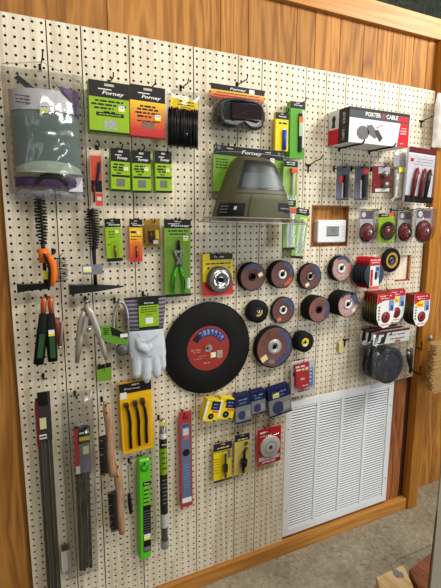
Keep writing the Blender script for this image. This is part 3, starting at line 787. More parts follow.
# the end of the box
X = -w/2
def side(name, m, y0, y1, z0, z1, off=.015, par=None):
    b = MB(); b.add([(X-off, y0, z0), (X-off, y1, z0), (X-off, y1, z1), (X-off, y0, z1)], [(0, 3, 2, 1)]); return b.build(name, m, par or r, fixn=False)
sp = side('end_print', BXW, DB*.5, DB, -h*.05, h/2); side('end_red', BXR, DB*.5, DB, -h/2, -h*.05, par=sp)
side('end_black', BXB, 0, DB*.5, -h/2, h/2, par=sp)
text('PORTER', .8, 0, 0, WHITE, sp, rotm=lambda a_, b_: Vector((X-.03, DB*.26-b_*1.0, h*.22+a_*.9)), width=h*.36)
text('CABLE', .8, 0, 0, WHITE, sp, rotm=lambda a_, b_: Vector((X-.03, DB*.26-b_*1.0, -h*.26+a_*.9)), width=h*.34)
text('+', .9, 0, 0, BXR, sp, rotm=lambda a_, b_: Vector((X-.03, DB*.26-b_*1.0, -h*.02+a_*.9)))
b = MB(); b.lathe([(.001, 0), (h*.11, 0)], 16, (0, 0, 0)); b.v = [(X-.03, DB*.75+x*.8, h*.25+z) for x, y, z in b.v]; b.build('end_picture', DKGREY, sp, fixn=False)
b = MB(); b.add([(X-.03, DB*.66, h*.0), (X-.03, DB*.85, h*.0), (X-.03, DB*.8, h*.2), (X-.03, DB*.7, h*.2)], [(0, 3, 2, 1)]); b.build('end_picture', DKGREY, sp, fixn=False)
u0, w0 = u, w
for k, fx in enumerate((-.3, .22)):
    b = MB(); b.tube([(0, -5.9, .5), (0, -5.6, .12), (0, -5.2, 0), (0, -.2, 0), (0, 0, .3)], .13, 6); b.box(-.2, .2, -.1, -.02, -.5, 1.0)
    o = b.build('peg_hook', IRON); tag(o, ['black wire hook under the near end of the boxed grinder', 'black wire hook under the far end of the boxed grinder'][k], 'hook', 'wire hooks on the pegboard'); place(o, u0+fx*w0, 0, v-h/2-.14)

# ================================================================ ROW UNDER THE BOX
def knifepack(q, lab, redtop):
    u, v, w, h, a = frame(q, 2.4)
    r = thing('blade_pack', lab, 'package', u, 2.4, v, a)
    MB().box(-w/2, w/2, 0, .06, -h/2, h/2, .1).build('card', gradmat('blade_print', [(0, (26, 26, 32)), (.2, (40, 44, 66)), (.45, (50, 40, 62)), (.9, (96, 98, 124)), (1, (60, 34, 44))], h), r)
    b = MB(); b.box(w*.02, w*.26, -.45, -.02, -h*.42, h*.25, .1); b.build('knife', BLACKP, r)
    if redtop: slab(r, 'red_label', RED, w*.12, w*.46, h*.28, h*.42, 0, .04)
    else: slab(r, 'red_label', RED, -w*.3, 0, h*.02, h*.2, 0, .04)
    slab(r, 'white_strip', WHITE, -w*.08, w*.0, -h*.44, h*.1, 0, .04)
    blister(r, -w*.46, w*.46, -h*.46, h*.46, .7)
knifepack([(337, 166), (350, 166.5), (349, 200.5), (336.2, 200)], 'slim dark blister pack, first of the row under the boxed grinder', False)
knifepack([(355, 166), (369, 166.5), (368, 200.5), (354.4, 200)], 'slim dark blister pack with a red corner, second under the boxed grinder', True)
u, v, w, h, a = frame([(372, 166), (390.8, 166), (391, 193.5), (372.6, 192)], 2.6)
r = thing('wire_spool_pack', 'rounded clear blister of silver spools with a dark red edge, under the boxed grinder', 'package', u, 2.6, v, a)
MB().box(-w/2, w/2, 0, .06, -h/2, h/2, .5).build('card', DRED, r)
b = MB(); b.lathe([(.001, -.7), (.55, -.65), (.62, -.3), (.62, 0)], 18, (w*.12, -.1, h*.17)); b.build('spool', STEELD, r)
b = MB(); b.lathe([(.001, -.7), (.5, -.65), (.58, -.3), (.58, 0)], 18, (w*.14, -.1, -h*.22)); b.build('spool', STEELD, r)
slab(r, 'header', mat('silver_label', (175, 180, 182), .3), -w*.2, w*.42, h*.22, h*.46, -.05, .03); slab(r, 'foot_label', WHITE, -w*.36, w*.4, -h*.46, -h*.34, -.05, .03)
blister(r, -w*.48, w*.48, -h*.48, h*.48, .95, bev=.6)
u, v, w, h, a = frame([(393.5, 153), (406.5, 150.5), (405, 201.5), (391.6, 200)], 1.6)
r = thing('fastener_bag', 'narrow clear bag with a yellow sticker, beside the red clamp pack', 'package', u, 1.6, v, a)
b = MB(); b.box(-w*.35, w*.35, -.3, .1, -h*.45, h*.15, .3); b.build('contents', mat('bag_pale', (200, 196, 184), .5, var=.3, scale=60), r)
slab(r, 'yellow_sticker', mat('sticker_yellow', (240, 230, 60)), -w*.2, w*.42, h*.08, h*.18, -.5, .02); slab(r, 'header', mat('bag_head', (190, 192, 196), .4), -w*.45, w*.45, h*.2, h*.48, .0, .03)
bagmesh(w, h, .5, .25, 10, 16, 12).build('bag', FILM, r)
u, v, w, h, a = frame([(409.5, 146), (436.5, 150.5), (430.5, 204), (404.5, 201.5)], 3.0)
r = thing('battery_clamps', 'pair of red and black battery clamps on a pale card, right edge of the pegboard', 'package', u, 3.0, v, a)
MB().box(-w/2, w/2, 0, .5, -h/2, h/2, .15).build('card', mat('clamp_card', (206, 204, 214), .4, var=.03), r)
slab(r, 'header', mat('maroon_print', (92, 24, 30), .4), -w/2, w/2, h*.40, h*.5, 0, .04, label='maroon header'); slab(r, 'foot_tray', BLACKP, -w/2, w/2, -h/2, -h*.38, 0, .3)
slab(r, 'red_square', RED, -w*.42, -w*.3, h*.24, h*.3, 0, .02); prints(r, [(-w*.2, w*.42, h*.30, .1), (-w*.2, w*.4, h*.25, .1), (-w*.3, w*.42, h*.2, .08)], GREY, -.02)
for x, m, lb in ((-.18, DRED, 'red clamp'), (.1, DRED, 'red clamp'), (.3, BLACKP, 'black clamp')):
    b = MB(); b.tube([(w*x, -.3, h*.12), (w*(x-.06), -.4, -h*.1), (w*(x-.1), -.35, -h*.42)], [.3, .46, .36], 10, .7); c = b.build('clamp', m, r, label=lb)
    b = MB(); b.tube([(w*x, -.35, h*.14), (w*(x+.05), -.35, h*.02)], [.1, .2], 8); b.build('clamp_jaw', COPPER, c)
blister(r, -w*.48, w*.48, -h*.48, h*.36, .9)
# milky plastic bag at the board's corner
u, v = at(441, 121, 2.0)
r = thing('plastic_bag', 'milky empty plastic bag hanging off the top right corner of the pegboard', 'bag', u, 2.0, v)
bb = bagmesh(3.6, 9.2, .6, .5, 10, 18, 21); bb.v = [(x*(1 if z < 2.5 else 1-.12*(z-2.5)), y, z) for x, y, z in bb.v]; bb.build('bag', clear('milky_film', (232, 228, 222), .45, .35, body=(226, 220, 212)), r)

# ================================================================ WHEELS ON HOOKS
def wheel(name, label, px, py, d, R, style, group=None, front=True):
    u, v = at(px, py, d)
    r = thing(name, label, 'grinding wheel', u, d, v, 0, group)
    if style == 'cap':      # small 3 in wheel with a round centre label
        MB().lathe([(.19, 0), (R, 0), (R, .12), (R*.98, .35), (.19, .35)], 36, closed=True).build('disc', RUBBER, r)
        return r
    MB().lathe([(.43, .14), (R*.38, .14), (R*.50, 0), (R, 0), (R, .2), (R*.52, .2), (R*.4, .34), (.43, .34)], 40, closed=True).build('disc', mat('abrasive_black', (15, 13, 13), .85), r)
    return r
def dress(r, R, base, sectors, sticker_=None, bore=STEELD, bore_r=.62, rim=.94, dish=True):
    """printed paper face of the front wheel of a stack"""
    prof = [(.45, .13), (R*.37, .13), (R*.49, -.012), (R*rim, -.012)]
    l = MB().lathe(prof, 40).build('paper_label', base, r)
    for a0, a1, r0, r1, m in sectors: MB().sector(R*r0, R*r1, a0, a1, -.012).build('label_print', m, l)
    rr = random.Random(int(R*100)+len(sectors)); b = MB()
    for k in range(26):
        a_ = rr.uniform(0, 360); q = rr.choice([.6, .7, .8, .86]); b.sector(R*q, R*(q+.035), a_, a_+rr.uniform(4, 11), -.02, 3, th=.008)
    b.build('printed_text', mat('label_dark', (62, 40, 42), .6), l, fixn=False)
    if sticker_:
        a_, q, m = sticker_; x, z = R*q*math.cos(math.radians(a_)), R*q*math.sin(math.radians(a_))
        b = MB(); k = R*.17; c, s = math.cos(.5), math.sin(.5)
        b.add([(x+k*(p*c-t*s), -.045, z+k*(p*s+t*c)) for p, t in ((-1, -.8), (1, -.8), (1, .8), (-1, .8))], [(0, 1, 2, 3)]); b.build('price_sticker', m, r, fixn=False)
    MB().lathe([(.41, .2), (.41, -.02), (bore_r, -.02), (bore_r, .12)], 24).build('bore_ring', bore, r)
CREAM = mat('cream_sticker', (224, 216, 180), .5)
BLUEL = mat('label_blue', (66, 76, 112), .55, var=.3, scale=80)
def stack(px, py, dfront, R, n, sp, where, **k):
    fr = wheel('grinding_wheel', 'front wheel of the '+where, px, py, dfront, R, 'wheel', 'grinding wheels on hooks'); 
    bl = wheel('grinding_wheel', 'wheel behind the front one in the '+where, px, py, dfront, R, 'wheel', 'wheels behind the '+where)
    u, v = at(px, py, dfront)
    for i in range(1, n):
        o = bl if i == 1 else dup(bl); place(o, u+random.uniform(-.05, .05), dfront-sp*i, v-.0)
    if n == 1:
        for c in list(bl.children): bpy.data.objects.remove(c)
        bpy.data.objects.remove(bl)
    dress(fr, R, **k)
    b = MB(); b.tube([(0, -dfront-.55, .35), (0, -dfront-.45, .05), (0, -dfront-.25, -.08), (0, -.1, -.08), (0, -.02, .3)], .1, 6)
    o = b.build('peg_hook', IRON); tag(o, 'black hook through the '+where, 'hook', 'wire hooks on the pegboard'); place(o, u, 0, v+.35)
PR = mat('pale_rim', (150, 110, 105), .5)
stack(252.8, 276.8, 1.2, 2.25, 4, .27, 'brown wheel stack beside the wire cup card', base=BROWNL, sectors=[(45, 125, .6, .92, BLUEL)], sticker_=(12, .62, CREAM), bore=IRON)
stack(282.6, 274.6, 1.6, 2.25, 5, .27, 'brown stack with bright bore in upper row', base=BROWNL, sectors=[(0, 85, .6, .92, BLUEL), (-75, -20, .6, .9, mat('label_orange', (190, 84, 50), .5))], bore=mat('bright_bore', (225, 225, 222), .3), bore_r=.75)
stack(310.5, 276.6, 1.1, 2.25, 3, .27, 'brown stack under the tilted green rod pack', base=BROWNL, sectors=[(-10, 80, .6, .94, BLUEL)], sticker_=(-115, .66, CREAM), bore_r=.7)
stack(341.6, 268.6, 1.4, 2.25, 4, .27, 'pink labelled stack below the thermostat', base=PINKL, sectors=[(30, 120, .72, .94, BLUEL), (-30, 20, .6, .92, mat('label_salmon', (196, 110, 96), .5)), (150, 250, .86, .95, DKGREY)], bore=mat('bright_bore', (225, 225, 222), .3), bore_r=.85)
stack(283.4, 310.2, .8, 2.25, 2, .27, 'brown stack with an orange sticker', base=BROWNL, sectors=[(-10, 95, .58, .93, BLUEL)], sticker_=(-118, .76, mat('orange_sticker', (214, 110, 80), .5)), bore=mat('bright_bore', (225, 225, 222), .3), bore_r=.72)
stack(319.4, 309.6, 2.5, 2.25, 9, .26, 'long brown fronted stack in second row', base=mat('pink_brown2', (128, 82, 76), .5, var=.15, scale=60), sectors=[(-50, 40, .62, .92, BLUEL)], bore=IRON)
stack(348.2, 304.6, 3.1, 2.25, 10, .29, 'long pink fronted stack in second row', base=PINKL, sectors=[(-5, 75, .55, .94, BLUEL), (60, 140, .78, .94, DKGREY)], sticker_=(-40, .72, CREAM), bore=mat('bright_bore', (225, 225, 222), .3), bore_r=.8)
stack(274.7, 347.3, 1.6, 3.5, 4, .3, 'large wheel stack under the small wheels', base=mat('brown_big', (112, 66, 60), .5, var=.12, scale=40), sectors=[(-85, 75, .66, .92, BLUEL), (-115, -90, .6, .8, GREY)], sticker_=(-140, .74, mat('cream_yellow', (226, 218, 150), .5)), bore=mat('big_bore', (170, 172, 166), .35, .3), bore_r=1.35)
# small black wheels
def smallstack(px, py, dfront, R, n, sp, where, lab, core, seed):
    u, v = at(px, py, dfront)
    fr = wheel('cutting_disc', 'front wheel of the '+where, px, py, dfront, R, 'cap')
    MB().lathe([(.2, -.012), (R*.42, -.012)], 28).build('centre_label', lab, fr)
    MB().sector(R*.24, R*.42, *core[0], -.014).build('label_print', core[1], fr)
    MB().lathe([(.12, .1), (.12, -.03), (.26, -.03), (.26, .05)], 18).build('bore_ring', core[2], fr)
    bl = wheel('cutting_disc', 'wheel behind the front one in the '+where, px, py, dfront, R, 'cap', 'wheels behind the '+where)
    for i in range(1, n):
        o = bl if i == 1 else dup(bl); place(o, u, dfront-sp*i, v)
smallstack(258.4, 311.8, 1.3, 1.85, 3, .4, 'small black stack beside the huge cut off wheel', BLACK, ((-120, 20), mat('gold_label', (196, 160, 60), .5), mat('bright_bore', (225, 225, 222))), 1)
smallstack(305.3, 342.2, 2.0, 1.75, 4, .4, 'small black stack with a yellow centre', mat('centre_yellow', (226, 196, 40), .5), ((-130, -50), WHITE, IRON), 2)
# flap disc
u, v = at(391.6, 260.2, 1.2)
r = thing('flap_disc', 'black flap disc with a yellow ring beside the small cut-out', 'flap disc', u, 1.2, v)
b = MB()
for k in range(36):
    a_ = 2*PI*k/36; c, s = math.cos(a_), math.sin(a_); c2, s2 = math.cos(a_+.26), math.sin(a_+.26)
    b.add([(1.5*c, -.1, 1.5*s), (2.25*c, -.02, 2.25*s), (2.25*c2, .12, 2.25*s2), (1.5*c2, .02, 1.5*s2), (2.25*c, .4, 2.25*s), (1.5*c, .4, 1.5*s)], [(0, 1, 2, 3), (0, 5, 4, 1)])
b.lathe([(1.5, .0), (2.2, .1), (2.2, .42), (.5, .42)], 36); b.build('flaps', RUBBER, r)
MB().lathe([(1.0, -.07), (1.45, -.13)], 36).build('ring_label', mat('flap_gold', (184, 142, 54), .5, var=.45, scale=80), r, label='golden yellow ring label')
MB().lathe([(.45, .05), (.8, .05), (.8, -.06), (1.0, -.07)], 28).build('hub', mat('hub_dark', (44, 46, 46), .5), r)
MB().lathe([(.3, .2), (.3, -.05), (.48, -.05), (.48, .1)], 20).build('bore_ring', STEELD, r)

# the huge cut-off wheel
u, v = at(208.6, 348.3, .6)
r = thing('abrasive_wheel', 'huge black cut off wheel with red paper centre in the middle of the pegboard', 'cut off wheel', u, .6, v)
MB().lathe([(.5, 0), (7.22, 0), (7.27, .08), (7.22, .16), (.5, .16)], 72, closed=True).build('disc', RUBBER, r)
MB().lathe([(.5, -.012), (3.55, -.012)], 56).build('paper_label', mat('label_red', (148, 44, 34), .5, var=.08), r)
lb = MB(); lb.sector(2.0, 3.2, 22, 128, -.014, 20); lb.build('blue_band', mat('band_blue', (38, 44, 110), .5, var=.3, scale=50), r)
rr = random.Random(9); b = MB()
for k in range(7):
    a_ = 30+14*k; b.sector(2.2, 3.0, a_, a_+2.5, -.04, 3, th=.005); b.sector(rr.choice([2.2, 2.6, 2.9]), 3.05, a_+2, a_+9, -.04, 3, th=.005)
b.build('band_lettering', mat('pale_band', (130, 148, 196), .5), r, fixn=False)
b = MB(); b.sector(2.1, 3.1, 128, 150, -.03, 6); b.build('emblem', BLACK, r)
b = MB(); b.lathe([(.3, -.05), (.62, -.05)], 6); b.build('arbor_hole_ring', STEELD, r)
b = MB(); b.prism([(-.75, -.5), (.75, -.2), (.1, .75)], -.045, -.02); b.build('triangle_mark', mat('mark_grey', (120, 112, 90), .5), r)
sl = slab(r, 'price_sticker', WHITE, .35, 1.2, -1.55, -.75, -.02, .015); slab(sl, 'price_strip', mat('sticker_yellow', (240, 230, 60)), .35, .7, -1.5, -.9, -.035, .01)
sl = slab(r, 'barcode', mat('barcode_pale', (206, 190, 170), .5), 1.45, 2.35, -1.75, -.55, -.02, .015)
prints(sl, [(1.5, 2.3, -.7-.14*k, .07) for k in range(8)], BLACK, -.04)
prints(r, [(-2.9, -1.2, -.05, .2), (-2.6, -1.3, -.4, .16), (-.9, .2, -2.3, .2), (-1.6, -.4, -1.1, .13), (-2.5, -1.2, -1.5, .13)], mat('label_pale', (196, 120, 96)), -.03)

# ================================================================ CARDED DISC STACKS
def stack_of(n, px, py, d, sp, make, rear_label, group, drop=0.0):
    """front pack first, then the copies behind it along the hook"""
    u, v = at(px, py, d)
    out = []
    for i in range(n):
        o = make(i)
        place(o, u+random.uniform(-.04, .04), d-sp*i, v+random.uniform(-.05, .05)); out.append(o)
    return out
def sanding(lab, front, group):
    r = thing('sanding_disc_pack', lab, 'disc pack', 0, 0, 0, 0, group)
    MB().lathe([(.001, .0), (2.2, .0), (2.25, .06), (2.2, .16), (.001, .16)], 36).build('disc', mat('disc_slate', (56, 64, 80), .8) if front else mat('disc_dark', (48, 52, 60), .8), r)
    c = slab(r, 'card', WHITE if front else RED, -1.05, 1.05, -2.55, 1.6, -.02, .04)
    slab(r, 'header', RED, -1.3, 1.3, 1.55, 2.9, .1, .16)
    return r
def sanding_front():
    r = sanding('red and white carded black sanding disc in front of its stack', True, 'carded sanding discs')
    prints(r, [(-1.1, 1.1, 2.5, .22), (-.9, .9, 2.1, .18)], mat('print_pink', (238, 190, 190)), -.09)
    slab(r, 'blue_print', LBLUE, .15, 1.0, -.6, 1.4, -.07, .02); slab(r, 'blue_print', BLUE, .3, .85, .7, 1.3, -.1, .02)
    b = MB(); b.prism(rrect(.05, .5, -.9, .5, .2), -.12, -.07); b.build('slot', BLACK, r)
    slab(r, 'orange_foot', mat('foot_orange', (222, 92, 66), .5), -1.05, 1.05, -2.55, -2.0, -.07, .02); slab(r, 'red_stripe', RED, -.95, -.4, -1.9, .9, -.07, .02)
    return r
fr = sanding_front(); sb = []
def mk(i):
    if i == 0: return fr
    if i == 1: sb.append(sanding('dark carded sanding disc behind the red and white front pack', False, 'carded sanding discs behind the front pack')); return sb[0]
    return dup(sb[0])
stack_of(5, 374.5, 274.5, 4.0, .78, mk, '', '')

def cutpack(lab, group, front):
    r = thing('cut_off_disc_pack', lab, 'disc pack', 0, 0, 0, 0, group)
    poly = [(-2.0, 3.2), (2.1, 3.2), (2.15, 0), (1.9, -1.7), (.9, -2.75), (-.3, -2.9), (-1.3, -2.4), (-2.0, -1.2), (-2.1, .4)]
    MB().prism(poly, 0, .06).build('card', WHITE if front else mat('card_back', (132, 122, 74), .6, var=.2), r)
    MB().lathe([(.4, .06), (2.2, .06), (2.25, .2), (2.2, .3), (.4, .3)], 32, (0, 0, -.6)).build('disc', RUBBER, r)
    MB().prism([(-1.95, 3.25), (2.0, 3.25), (2.0, 2.1), (-.4, 2.1), (-2.0, 1.5)], -.05, .32).build('header', RED if front else mat('red_edge', (150, 24, 32), .5), r)
    return r
def cutfront(lab, group, yellow=False):
    r = cutpack(lab, group, True)
    l = MB().lathe([(.001, -.03), (1.02, -.03), (1.02, 0)], 28, (.1, 0, -1.0)).build('disc_window', DRED, r, label='round red disc showing through the card')
    MB().lathe([(.55, -.05), (.62, -.05), (.62, -.03)], 24, (.1, 0, -1.0)).build('ring_mark', mat('ring_pink', (206, 92, 96)), l)
    MB().lathe([(.001, -.05), (.2, -.05)], 16, (.1, 0, -1.0)).build('bore', mat('bore_dark', (70, 18, 20)), l)
    slab(r, 'blue_print', LBLUE, .7, 1.85, .1, 2.0, -.02, .02); slab(r, 'blue_print', BLUE, 1.1, 1.7, .2, 1.1, -.045, .015)
    prints(r, [(-1.6, 1.2, 2.85, .2), (-1.3, .6, 2.45, .2)], mat('print_pink', (238, 190, 190)), -.07)
    if yellow: slab(r, 'yellow_print', YEL, -1.6, .6, .9, 1.9, -.02, .02); slab(r, 'orange_print', ORANGE, -1.2, .1, 1.1, 1.5, -.045, .015)
    prints(r, [(-1.7, -1.35, .9-.55*k, .3) for k in range(5)], DKGREY, -.02)
    prints(r, [(-.9, 1.1, -2.35, .2)], SALMON, -.02)
    return r
def cutstack(px, py, d, n, sp, where, yellow):
    f = cutfront('front disc pack of the '+where, 'carded cut off discs', yellow); bk = []
    def mk(i):
        if i == 0: return f
        if i == 1: bk.append(cutpack('pack behind the front one of the '+where, 'packs behind the front of the '+where, False)); return bk[0]
        return dup(bk[0])
    stack_of(n, px, py, d, sp, mk, '', '')
    u, v = at(px, py, d)
    b = MB(); b.tube([(0, -d-.5, .3), (0, -d-.4, 0), (0, -.2, 0), (0, -.02, .4)], .1, 6)
    o = b.build('peg_hook', IRON); tag(o, 'wire hook holding the '+where, 'hook', 'wire hooks on the pegboard'); place(o, u, 0, v+2.75)
cutstack(385.6, 311.6, 4.6, 6, .6, 'biggest red and white disc stack', False)
cutstack(396.4, 307.0, 2.6, 2, .6, 'short red and white stack behind the biggest one', True)
cutstack(421.6, 311.6, 4.2, 5, .5, 'red and white stack at the right pegboard edge', True)

# wire cup brushes in blisters
def cupblister(lab, px, py, d, w, h, red=True, back=False):
    u, v = at(px, py, d)
    r = thing('cup_brush_pack', lab, 'wire brush', u, d-.9, v)
    o = [(-w/2, h/2), (w/2, h/2), (w/2, -h*.2), (w*.38, -h*.38), (w*.18, -h*.48), (-w*.18, -h*.48), (-w*.38, -h*.38), (-w/2, -h*.2)]
    MB().prism(o, 0, .06).build('card', mat('cup_card', (198, 198, 200), .4, var=.15, scale=70), r)
    z = -h*.16; m = DRED if red else IRON
    b = MB(); b.lathe([(w*.44, 0), (w*.42, -.35), (w*.34, -.75), (w*.15, -1.0), (.001, -1.0)], 28, (0, 0, z)); b.build('cup', m, r, label='dark red cup')
    MB().lathe([(w*.46, 0), (w*.47, -.2), (w*.43, -.28)], 28, (0, 0, z)).build('wire_edge', IRON, r)
    b = MB(); b.lathe([(.001, -1.3), (w*.1, -1.3), (w*.1, -1.0)], 6, (0, 0, z)); b.lathe([(w*.12, -1.0), (w*.15, -1.06), (w*.15, -1.0)], 16, (0, 0, z)); b.build('arbor_nut', STEEL, r)
    slab(r, 'label_print', mat('label_violet', (104, 88, 110), .5, var=.3, scale=80), -w*.42, w*.4, h*.2, h*.42, 0, .02); slab(r, 'yellow_label', mat('sticker_yellow', (240, 230, 60)), -w*.1, w*.3, h*.42, h*.48, 0, .02)
    MB().lathe([(.001, 0), (w*.13, 0)], 16, (-w*.22, -.03, h*.31)).build('seal', WHITE, r)
    b = MB(); s = 1.0; o2 = [(x*.94, z_*.95) for x, z_ in o]
    b.loft([[(x, 0, z_) for x, z_ in o2], [(x*.95, -.9, z_*.95) for x, z_ in o2], [(x*.82, -1.35, z_*.85) for x, z_ in o2]], smooth=True); b.add([(x*.82, -1.35, z_*.85) for x, z_ in o2], [tuple(range(8))])
    b.build('blister', clear('cup_blister', amount=.7, rough=.08), r)
    b = MB(); b.tube([(x*.97, -.06, z_*.97) for x, z_ in o2+[o2[0]]], .07, 6); b.build('blister_rim', clear('rim_blister', (228, 228, 230), .35, .15, body=(205, 205, 208)), r)
    return r
cupblister('red wire cup brush in a clear blister beside the green wire wheel card', 370.3, 226.5, 3.0, 3.5, 6.4)
cupblister('red wire cup brush blister behind the front one at the right edge', 408.5, 226.5, 2.4, 3.6, 6.2)
cupblister('red wire cup brush in clear blister, front of the pair at the right edge', 427.3, 225.6, 4.2, 4.3, 6.6)
r, w, h = card('wire_wheel_card', 'lime green card with a dark red wire wheel, beside the cup brushes', 'wire brush',
     [(378.6, 213.5), (394.5, 212.5), (394.5, 242.3), (378.8, 242.6)], 2.0, LIME, .08, .13)
slab(r, 'red_tag', SALMON, w*.12, w*.42, h*.37, h*.49, -.03, .02); text('Forney', .28, -w*.15, h*.43, WHITE, r, -.05, .25, .02, name='logo', width=w*.4)
b = MB()
for k in range(24):
    a_ = 2*PI*k/24; c, s = math.cos(a_), math.sin(a_)
    b.tube([(.8*c, -.35, -h*.1+.8*s), (1.3*c, -.35, -h*.1+1.3*s), (1.62*c, -.35, -h*.1+1.62*s)], [.07, .15, .18], 5)
b.build('knotted_wires', mat('wire_dark', (56, 52, 52), .5, .4), r)
MB().lathe([(.2, -.5), (.8, -.5), (.9, -.35), (.9, -.1)], 24, (0, 0, -h*.1)).build('wheel_plate', DRED, r)
MB().lathe([(.1, -.56), (.28, -.56), (.28, -.5)], 16, (0, 0, -h*.1)).build('bore_ring', STEEL, r)
blister(r, -w*.46, w*.46, -h*.46, h*.34, .75, bev=.4)

# big sanding disc bags under the packs
def bagdisc(lab, d, front, group):
    u, v, w, h, a = frame([(372.2, 330.5), (407.5, 330), (407.5, 384.5), (372.4, 386)], 4.8)
    r = thing('floor_disc_bag', lab, 'disc pack', u, d, v, 0, group)
    hd = slab(r, 'header', WHITE, -w/2, w/2, h*.27, h*.5, .05, .05, label='white printed header'); slab(hd, 'red_edge', mat('maroon_print', (92, 24, 30)), -w/2, w/2, h*.46, h*.5, 0, .02)
    b = MB(); b.prism([(-w*.48, h*.28), (-w*.2, h*.28), (-w*.13, h*.46), (-w*.44, h*.46)], -.03, 0); b.build('logo_block', BLACK, hd)
    b = MB(); b.prism([(-w*.38, h*.31), (-w*.32, h*.31), (-w*.29, h*.4), (-w*.24, h*.4), (-w*.22, h*.44), (-w*.36, h*.44)], -.05, -.03); b.build('logo', WHITE, hd)
    if front:
        text('Floor Sander', .42, w*.16, h*.415, BLACK, hd, -.04, 0, .01, width=w*.44); text('Sandpaper', .42, w*.16, h*.345, BLACK, hd, -.04, 0, .01, width=w*.42)
        slab(hd, 'red_sticker', SALMON, w*.1, w*.24, h*.275, h*.315, 0, .03)
    MB().lathe([(.001, -.12), (3.3, -.1), (3.4, 0), (3.3, .22), (.001, .22)], 48, (.05, .1, -h*.14)).build('disc', mat('disc_charcoal', (46, 50, 60), .8), r)
    if front: MB().lathe([(2.55, -.2), (2.7, -.24), (2.85, -.2)], 48, (.05, .1, -h*.14)).build('disc_edge', mat('disc_ring', (40, 43, 52), .6), r)
    bagmesh(w, h*1.0, .35, .3, 16, 20, 31+int(d*10)).build('bag', FILM, r)
    return r
bagdisc('dark floor sanding disc in a clear bag, front of the three hung above the vent', 4.8, True, 'bagged floor sanding discs')
bagdisc('bagged floor sanding disc behind the front bag above the vent', 3.1, False, 'bagged floor sanding discs')
bagdisc('rearmost bagged floor sanding disc against the pegboard above the vent', 1.7, False, 'bagged floor sanding discs')

# ================================================================ CUP CARD, SMALL RED PACK, ROW OF BOXES, CARDS BELOW
r, w, h = card('cup_wheel_card', 'yellow and red card with a silver wire cup wheel, left of the brown wheels', 'wire brush',
     [(203, 254.5), (232.6, 252.8), (233.4, 295), (202.5, 296.8)], 1.0, YEL, .08, 0)
slab(r, 'lower_print', RED, -w/2, w/2, -h/2, -h*.15, 0, .02, label='red lower half'); slab(r, 'orange_foot', SALMON, -w/2, w/2, -h/2, -h*.46, -.02, .02)
slab(r, 'header', BLACK, -w*.27, w*.48, h*.36, h*.5, 0, .03); text('Forney', .4, w*.02, h*.43, WHITE, r, -.05, .25, .02, name='logo', width=w*.35)
prints(r, [(-w*.4, w*.4, h*.27, .2)], BLACK, -.02); MB().lathe([(.001, -.02), (.18, -.02)], 14, (-w*.32, 0, h*.17)).build('seal', BLACK, r); MB().lathe([(.001, -.02), (.18, -.02)], 14, (w*.36, 0, h*.17)).build('seal', GREY, r)
z = -h*.1; RC = w*.39
MB().lathe([(RC, 0), (RC*1.02, -.5), (RC*.98, -.9), (RC*.9, -1.0), (RC*.82, -.9)], 36, (0, 0, z)).build('wire_rim', mat('wire_grey', (96, 94, 90), .4, .6), r)
MB().lathe([(RC*.86, -.9), (RC*.8, -1.15), (RC*.45, -1.25), (RC*.4, -1.05), (RC*.2, -1.05)], 36, (0, 0, z)).build('cup', STEEL, r, label='bright steel cup')
b = MB()
for k in range(5):
    a_ = 2*PI*k/5+.3; b.lathe([(.001, -1.3), (.22, -1.28), (.25, -1.2)], 10, (RC*.52*math.cos(a_), 0, z+RC*.52*math.sin(a_)))
b.build('cup_dimples', STEELD, r)
b = MB(); b.lathe([(.16, -.9), (.16, -1.5), (.36, -1.5), (.36, -1.0)], 6, (0, 0, z)); b.build('arbor_nut', IRON, r)

r, w, h = card('wheel_kit', 'small red and blue blister pack right above the vent corner', 'package',
     [(291.2, 361), (313.2, 359.4), (315, 392.6), (291.8, 396.3)], 1.2, mat('pack_white', (206, 206, 208), .4), .08, 0)
MB().prism([(-w*.42, h*.42), (w*.2, h*.44), (w*.2, -h*.25), (-w*.1, -h*.32), (-w*.38, -h*.2), (-w*.38, h*.1)], -.5, -.02).build('red_print', RED, r)
prints(r, [(-w*.4, 0, h*.36, .3), (-w*.38, -.1, h*.27, .3)], WHITE, -.52); prints(r, [(-w*.18, w*.02, 0, .35), (-w*.1, w*.15, -h*.2, .25)], mat('print_pink', (238, 190, 190)), -.52)
slab(r, 'blue_print', mat('mid_blue', (72, 130, 205), .4), w*.22, w*.42, -h*.28, h*.25, -.1, .1, label='blue printed side strip'); prints(r, [(w*.26, w*.38, h*(.2-.11*k), .22) for k in range(4)], WHITE, -.22)
slab(r, 'dark_print', BLACK, -w*.44, -w*.26, h*.1, h*.2, -.02, .03); prints(r, [(-w*.2, w*.3, -h*.38, .2)], BLACK, -.02)
b = MB(); b.lathe([(.001, -.05), (.22, -.05)], 12, (-w*.42, 0, -h*.42)); b.build('seal', SALMON, r)
sticker(r, w*.08, h*.28, .65, .5, -.54, True); blister(r, -w*.47, w*.47, -h*.36, h*.47, .7)

